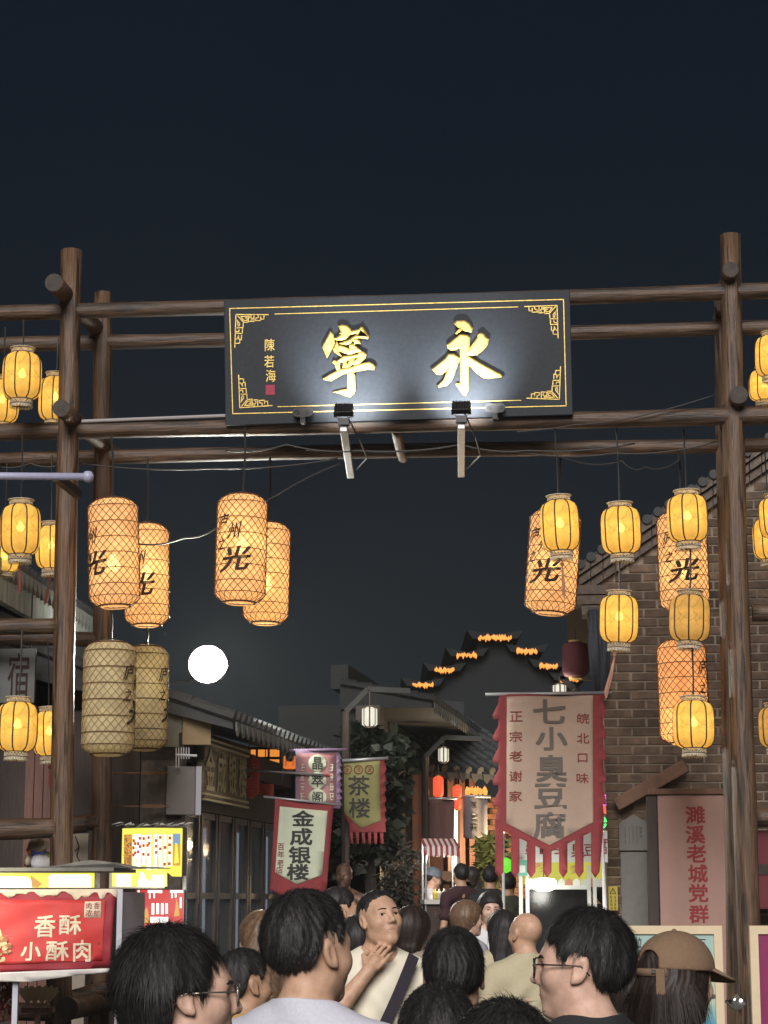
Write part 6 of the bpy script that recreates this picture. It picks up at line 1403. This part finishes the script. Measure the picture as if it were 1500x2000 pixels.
            if hair == 'long': mk = np.where(tip[:, 1] < .02, -1, mk)
            L = L*np.where(mk > -.004, .25, 1.0)[:, None]
            lift = rs.uniform(0, 1, (strands, 1))**2*{'crop': .005, 'buzz': .002, 'mop': .003, 'bowl': .004}.get(hair, .006)
            wv = np.cross(n0, fl)*.0006; k0_ = P0 - n0*.002; k1_ = P0 + fl*L*.5 + n0*(lift*.7 + .001); k2_ = P0 + fl*L + n0*lift
            k1_ -= out[idx]*0; k2_[:, 2:] -= L*.12
            vv = np.stack([k0_-wv, k0_+wv, k1_+wv*.8, k1_-wv*.8, k2_+wv*.2, k2_-wv*.2], 1).reshape(-1, 3); base = len(p) + np.arange(strands)[:, None]*6
            Q.append(np.concatenate([base + np.array([[0, 1, 2, 3]]), base + np.array([[3, 2, 4, 5]])])); V.append(vv)
        p = np.concatenate(V); q = np.concatenate(Q); m4 = np.array(MH); p = p @ m4[:3, :3].T + m4[:3, 3]
        np_mesh('hair', p, q, hm, t)
    if eyes:
        def surf(x, z):
            lo, hi = .02, .14
            for _ in range(18):
                m = (lo+hi)/2
                if headsdf(np.float32(x), np.float32(m), np.float32(z), fem, False) < 0: lo = m
                else: hi = m
            return lo
        for sd in (1, -1):
            ye = surf(sd*.031, .006); mb = MB(); mb.lathe([(.001, -.012), (.006, -.0104), (.0104, -.006), (.012, 0), (.0104, .006), (.0064, .0102)], 14, 0); mb.lathe([(.0064, .0102), (.0035, .0115), (.0005, .0120)], 14, 1)
            o = mb.build('eye', [EYEW, IRIS], t, True); o.matrix_local = MH @ Matrix.Translation((sd*.031, ye - .0098, .006)) @ Matrix.Rotation(R(-90 + 4), 4, 'X') @ Matrix.Diagonal((1.25, .72, 1, 1))
            mb = MB(); mb.tube([MH @ Vector((sd*(.031 + .0135*math.cos(q_)), surf(sd*(.031 + .0135*math.cos(q_)), .006 + .0065*math.sin(q_)) + .0012, .006 + .0065*math.sin(q_))) for q_ in [R(10 + 160*k/7) for k in range(8)]], [.0006, .0011, .0013, .0014, .0014, .0013, .001, .0006], 6); mb.build('eyelash', IRIS, t)
            mb = MB(); pts = []
            for k in range(6): xx = sd*(.014 + .034*k/5); zz = .025 + .006*math.sin(math.pi*(k+.8)/6.5); pts.append(MH @ Vector((xx, surf(xx, zz) + .0005, zz)))
            mb.tube(pts, [.0022, .0032, .0034, .003, .0024, .001], 6); mb.build('eyebrow', hm, t)
        mb = MB()
        for z_, r_, w_ in ((-.0510, .0024, .024), (-.0570, .0030, .021)): mb.tube([MH @ Vector((xx, surf(xx, z_ - abs(xx)*.06) - .0016, z_ - abs(xx)*.06*(1 if z_ > -.055 else -1))) for xx in [w_*(k/4-1) for k in range(9)]], [r_*(.25 + .75*math.sin(math.pi*(k+.6)/9.2)) for k in range(9)], 8)
        mb.build('lip', LIP, t, True)
    t['_'] = 0; del t['_']
    return t, MH, H
def glasses(t, MH, mt, lens=None):
    mb = MB()
    for sd in (1, -1):
        c = Vector((sd*.033, .106, .004)); ring = []
        for k in range(20): a = 2*math.pi*k/20; cx, cz = math.cos(a), math.sin(a); r = .0245/((abs(cx)**3.2 + abs(cz*1.15)**3.2)**(1/3.2)); ring.append(MH @ (c + Vector((r*cx, -.006*abs(cx)*(1 if cx*sd > 0 else -.2), r*cz))))
        mb.tube(ring, .0019, 6, closed=True)
        mb.tube([MH @ Vector((sd*.056, .100, .012)), MH @ Vector((sd*.074, .092, .013)), MH @ Vector((sd*.0825, .03, .012)), MH @ Vector((sd*.0835, -.008, .010)), MH @ Vector((sd*.082, -.028, -.012))], .0019, 6)
        mb.tube([MH @ Vector((sd*.010, .103, .002)), MH @ Vector((sd*.008, .108, .008)), MH @ Vector((0, .110, .010))], .0016, 6)
    g = mb.build('glasses', mt, t, True)
    mb = MB()
    for sd in (1, -1):
        c = Vector((sd*.033, .105, .004)); n = 18; mb.add([MH @ (c + Vector((.0235*math.cos(6.2832*k/n), -.004*abs(math.cos(6.2832*k/n)), .0205*math.sin(6.2832*k/n)))) for k in range(n)], [tuple(range(n))])
    mb.build('lens', mat('spectacle_lens', (.8, .85, .9), .05, spec=.6, alpha=.14), g)
def shirtm(name, col, rough=.85, var=.07, scale=120): return mat(name, col, rough, var=var, scale=scale, bump=.06)
GREY_POLO = shirtm('lavender_grey_polo', (.56, .56, .63)); CREAMT = shirtm('cream_tee', (.70, .65, .52), var=.05, scale=8); BLACKT = shirtm('black_tee', (.018, .020, .022)); BEIGE = shirtm('khaki_shirt', (.44, .39, .26)); NAVY = shirtm('navy_knit', (.06, .075, .14)); WHT = shirtm('white_tee', (.60, .60, .62)); DRK = shirtm('dark_top', (.025, .024, .028)); MAROON = shirtm('maroon_top', (.05, .018, .025)); PINKT = shirtm('rose_tee', (.40, .26, .24)); YELT = shirtm('ochre_top', (.40, .24, .08))
G_ = 'people crowding the lane'
# --- the near rows
t, MH, H = person('young man with thick black hair and thin metal glasses, in profile', 352, 1794, 3.9, 80, 65, s=.94, sk=SK1, hair='mop', shirt=shirtm('charcoal_tee', (.05, .05, .055)), strands=12600, roll=0, hairtop=.03)
glasses(t, MH, mat('thin_gold_metal', (.55, .50, .45), .25, .9))
t, MH, H = person('man with short black hair in a pale grey polo shirt seen from behind', 603, 1737, 4.75, 50, 25, s=1.0, sk=SK2, hair='crop', shirt=GREY_POLO, collar=True, strands=9600, build=1.12, hairtop=.022)
t, MH, H = person('man in cream tee with hand at his throat looking up, dark strap', 741, 1736, 8.6, 152, 165, s=1.0, sk=SK2, hair='buzz', shirt=CREAMT, strands=900, pitch=14, roll=4, fine=.0042, build=1.05, hairtop=.008,
    arms={'R': ((.225, .150, 1.16), (.085, .150, 1.325), (-.62, -.28, .72), (-.40, -.85, -.3))})
# cross-body strap
mb = MB(); pts = []
zz0 = H - .335
for k in range(12):
    f = k/11; x_ = -.115 + .25*f; z_ = zz0 + .075 - .50*f; y_ = .075 + .075*math.sin(math.pi*min(1, f*.75 + .15)); pts.append((x_, y_, z_))
v = []; 
for x_, y_, z_ in pts: v += [(x_ - .020, y_ + .002, z_ - .012), (x_ + .020, y_ + .002, z_ + .012)]
mb.add(v, [(2*k, 2*k+1, 2*k+3, 2*k+2) for k in range(11)]); o = mb.build('strap', mat('dark_strap', (.02, .014, .024), .7), t); m_ = o.modifiers.new('s', 'SOLIDIFY'); m_.thickness = .006; m_.offset = 1
mb = MB()
for i, x_ in enumerate((.075, .048)): mb.box((x_ - .003, .135, zz0 - .30), (x_ + .003, .139, zz0 - .23))
mb.build('shirt_print', INKG, t)
person('man with short black hair and bare neck seen squarely from behind', 886, 1812, 5.9, 4, 0, s=1.0, sk=SK2, hair='crop', shirt=shirtm('olive_tee', (.10, .09, .07)), strands=9000, eyes=False)
person('dark haired person whose crown alone shows before the polo shirt man', 852, 1922, 4.45, -12, 0, s=.98, sk=SK2, hair='crop', shirt=DRK, strands=10800, eyes=False, fem=.6)
person('person with glossy black hair whose crown rises lowest in the crowd', 975, 1950, 3.75, -25, -10, s=1.0, sk=SK1, hair='bowl', shirt=DRK, strands=10800, eyes=False, fem=.6)
t, MH, H = person('man in black tee with black framed glasses turned side-on', 1138, 1768, 4.6, -80, -40, s=.95, sk=SK1, hair='bowl', shirt=BLACKT, strands=11400, hairtop=.024)
glasses(t, MH, mat('black_acetate', (.012, .012, .014), .25))
# --- woman in the cap
t, MH, H = person('long haired woman in a brown baseball cap seen from behind', 1318, 1813, 5.6, 52, 45, s=.97, sk=SK1, hair='long', hm=HBR, shirt=NAVY, strands=10800, fem=1.0, hat=True, hairtop=.03)
CAPB = mat('brown_cap_cloth', (.20, .125, .075), .85, var=.08, scale=90, bump=.15)
hx = np.arange(-.13, .13, .0042, dtype=np.float32); hy = np.arange(-.15, .15, .0042, dtype=np.float32); hz = np.arange(.02, .17, .0042, dtype=np.float32)
a, b_, c = np.meshgrid(hx, hy, hz, indexing='ij'); Dc = ell(a, b_, c, (0, -.012, .042), (.099, .120, .104)); az = np.arctan2(a, b_ + .012)
Dc = Dc + .0016*np.exp(-(np.sin(az*3)/.05)**2); Dc = smx(Dc, (.040 - .06*(b_ + .03)) - c, .005); Dc = smx(Dc, -capz(a, b_, c, (0, -.20, .055), (0, -.06, .055), .042, .038), .006)
p, q = polygonise(Dc, hx, hy, hz); m4 = np.array(MH); o = np_mesh('cap', p @ m4[:3, :3].T + m4[:3, 3], q, CAPB, t)
mb = MB(); v = []; n_ = 14
for i in range(n_ + 1):
    A = R(-62 + 124*i/n_); v += [MH @ Vector((.098*math.sin(A), -.012 + .118*math.cos(A), .038)), MH @ Vector((.098*math.sin(A)*1.05, .035 + .15*math.cos(A)**.8 if math.cos(A) > 0 else .03, .020 - .02*math.cos(A)))]
mb.add(v, [(2*i, 2*i+1, 2*i+3, 2*i+2) for i in range(n_)]); br = mb.build('brim', CAPB, t, True); m_ = br.modifiers.new('s', 'SOLIDIFY'); m_.thickness = .006
mb = MB(); v = []
for i in range(11): A = R(180 - 38 + 76*i/10); v += [MH @ Vector((.099*math.sin(A), -.012 + .121*math.cos(A), .026)), MH @ Vector((.099*math.sin(A), -.012 + .121*math.cos(A), .046))]
mb.add(v, [(2*i, 2*i+1, 2*i+3, 2*i+2) for i in range(10)]); st = mb.build('back_strap', CAPB, t, True); m_ = st.modifiers.new('s', 'SOLIDIFY'); m_.thickness = .005
mb = MB(); A = R(180 - 30)
for (w_, z0_, z1_) in ((.012, -.022, .046),): mb.add([MH @ Vector((.101*math.sin(A) + k_*w_*math.cos(A), -.012 + .124*math.cos(A) - k_*w_*math.sin(A), z_)) for z_, k_ in ((z0_, -1), (z0_, 1), (z1_, 1), (z1_, -1))], [(0, 1, 2, 3)])
tb = mb.build('strap_tail', CAPB, t); m_ = tb.modifiers.new('s', 'SOLIDIFY'); m_.thickness = .006
mb = MB(); A = R(180 - 22); mb.add([MH @ Vector((.1035*math.sin(A) + k_*.011*math.cos(A), -.012 + .1265*math.cos(A) - k_*.011*math.sin(A), z_)) for z_, k_ in ((.034, -1), (.034, 1), (.044, 1), (.044, -1))], [(0, 1, 2, 3)]); mb.build('buckle', mat('chrome', (.6, .6, .6)), t)
mb = MB(); mb.lathe([(.001, .004), (.006, .002), (.008, -.002)], 10, 0, MH @ Matrix.Translation((0, -.012, .147))); mb.build('cap_button', CAPB, t)
# --- second rows
F2 = .0065
person('woman with dark curly hair and ochre top between two tall men', 478, 1852, 7.6, 60, 40, s=.96, fem=1, sk=SK3, hair='crop', hm=HB, shirt=YELT, strands=5400, fine=F2, sleeve=.6)
t, MH, H = person('bald older man in a khaki collared shirt seen from behind', 1026, 1781, 11.6, -38, -12, s=1.0, sk=SK2, hair=None, hm=HG, shirt=BEIGE, collar=True, strands=0, fine=F2, build=1.12, hairtop=.006)
person('woman with straight black hair beside the bald man', 980, 1776, 12.6, -20, -10, s=.95, fem=1, sk=SK1, hair='long', shirt=BEIGE, strands=700, fine=F2, eyes=False)
t, MH, H = person('young woman in white tee with red print facing the gate', 957, 1740, 15.2, 172, 178, s=.95, fem=1, sk=SK1, hair='tail', shirt=WHT, strands=400, fine=F2, pitch=-6)
mb = MB(); z_ = H - .46; mb.box((-.055, .128, z_ - .14), (.005, .134, z_)); mb.build('red_print', RED, t); mb = MB(); scrawl(mb, 4, .055, z_ + .02, z_ - .22, .08, -.13); o = mb.build('faded_print', mat('grey_print', (.3, .3, .36), .8), t); o.rotation_euler.z = math.pi; o.location.y = 0
person('fair brown haired girl turned towards the tofu stall', 912, 1757, 13.6, 70, 60, s=.92, fem=1, sk=SK1, hair='bob', hm=HLB, shirt=shirtm('grey_print_tee', (.30, .30, .34)), strands=700, fine=F2)
person('dark haired man standing close behind the polo shirt man', 662, 1732, 11.2, 75, 60, s=.98, sk=SK2, hair='crop', shirt=DRK, strands=500, fine=F2)
person('black haired person low behind the man in cream tee', 702, 1786, 10.2, 15, 0, s=.98, fem=.6, sk=SK2, hair='bob', shirt=DRK, strands=600, fine=F2, eyes=False)
person('dark haired woman in beige top beside the man in cream tee', 806, 1768, 10.8, 25, 10, s=.96, fem=1, sk=SK2, hair='bob', hm=HBR, shirt=shirtm('dusty_beige_top', (.26, .22, .18)), strands=600, fine=F2, eyes=False)
person('short dark haired child among the crowd by the cart', 772, 1772, 13.0, -10, 0, s=.9, fem=.7, sk=SK2, hair='bob', shirt=DRK, strands=300, fine=F2, eyes=False)
person('dark haired person half hidden between two near heads', 1232, 1872, 7.8, 10, 0, s=.96, fem=.8, sk=SK2, hair='bob', hm=HBR, shirt=DRK, strands=900, fine=F2, eyes=False)
person('brown haired woman partly hidden behind the polo shirt man', 508, 1778, 9.4, -40, -20, s=.96, fem=1, sk=SK2, hair='long', hm=HLB, shirt=shirtm('ash_top', (.14, .12, .11)), strands=600, fine=F2, eyes=False)
# --- far up the lane
F3 = .010
t, MH, H = person('stall keeper in white tee and grey blue cap at the striped cart', 836, 1693, 24.4, 72, 80, s=1.0, sk=SK1, hair='buzz', shirt=WHT, strands=0, fine=F3, eyes=False, lean=.05, pitch=-18, arms={'R': ((.22, .12, 1.22), (.12, .30, 1.14), (-.3, 1, .1), (-1, 0, -.2)), 'L': ((-.22, .12, 1.22), (-.10, .30, 1.14), (.3, 1, .1), (1, 0, -.2))})
mb = MB(); mb.lathe([(.105, .02), (.105, .06), (.085, .11), (.04, .135), (.001, .14)], 16, 0, MH @ Matrix.Translation((0, -.012, 0))); mb.add([MH @ Vector(q_) for q_ in ((-.07, .07, .03), (.07, .07, .03), (.06, .20, .015), (-.06, .20, .015))], [(0, 1, 2, 3)]); mb.build('cap', mat('slate_cap', (.12, .15, .19), .8), t, True)
for lb, x_, y_, d_, fc, sh_, hr in (('dark silhouetted man in maroon top at the cart counter', 900, 1686, 23.0, -20, MAROON, 'crop'), ('dark silhouetted man standing under the bamboo clump', 957, 1690, 22.4, 5, DRK, 'crop'), ('dim passer-by between the two dark men at the cart', 922, 1692, 25.6, 20, DRK, 'bob'), ('dark passer-by under the tails of the big banner', 992, 1702, 21.8, 0, shirtm('dull_olive_top', (.06, .06, .04)), 'crop'), ('customer at the edge of the tofu stall', 1171, 1716, 21.0, -60, DRK, 'bob')):
    person(lb, x_, y_, d_, fc, fc, sk=SK2, hair=hr, shirt=sh_, strands=0, fine=F3, eyes=False, group=G_)
t, MH, H = person('figure in a broad round straw hat behind the cart', 872, 1704, 25.4, 200, 200, s=1.0, sk=SK3, hair='bob', shirt=MAROON, strands=0, fine=F3, eyes=False)
MB().lathe([(.30, .03), (.26, .06), (.14, .12), (.05, .155), (.001, .16), (.001, .15), (.14, .10), (.27, .045), (.30, .03)], 24, 0, MH).build('straw_hat', mat('straw', (.20, .11, .065), .8, var=.2, scale=30), t, True)
# bronze figure in the shade
BRZ = mat('brown_bronze', (.17, .095, .065), .5, .3, var=.5, scale=14, bump=.3)
t, MH, H = person('brown bronze statue of a standing figure in the dark lane', 672, 1684, 21.5, 190, 190, s=1.05, sk=BRZ, hair='buzz', hm=BRZ, shirt=BRZ, pants=BRZ, strands=0, fine=F3, eyes=False, cat='statue', sleeve=1.2)
t.name = 'bronze_statue'
# ================================================================== thin haze added to lift the dark tones and halo the floodlight
hz = MB().box((-205, -65, -1.0), (205, 305, 9.6)).build('haze', None)
hm_ = bpy.data.materials.new('haze'); hm_.use_nodes = True; hn = hm_.node_tree.nodes; hn.clear()
ho = hn.new('ShaderNodeOutputMaterial'); hv = hn.new('ShaderNodeVolumePrincipled'); hv.inputs['Color'].default_value = (.9, .93, .95, 1); hv.inputs['Density'].default_value = 0.0006; hv.inputs['Anisotropy'].default_value = 0.35
hm_.node_tree.links.new(hv.outputs['Volume'], ho.inputs['Volume']); hz.data.materials.clear(); hz.data.materials.append(hm_); hz['kind'] = 'stuff'
SC.cycles.volume_bounces = 0
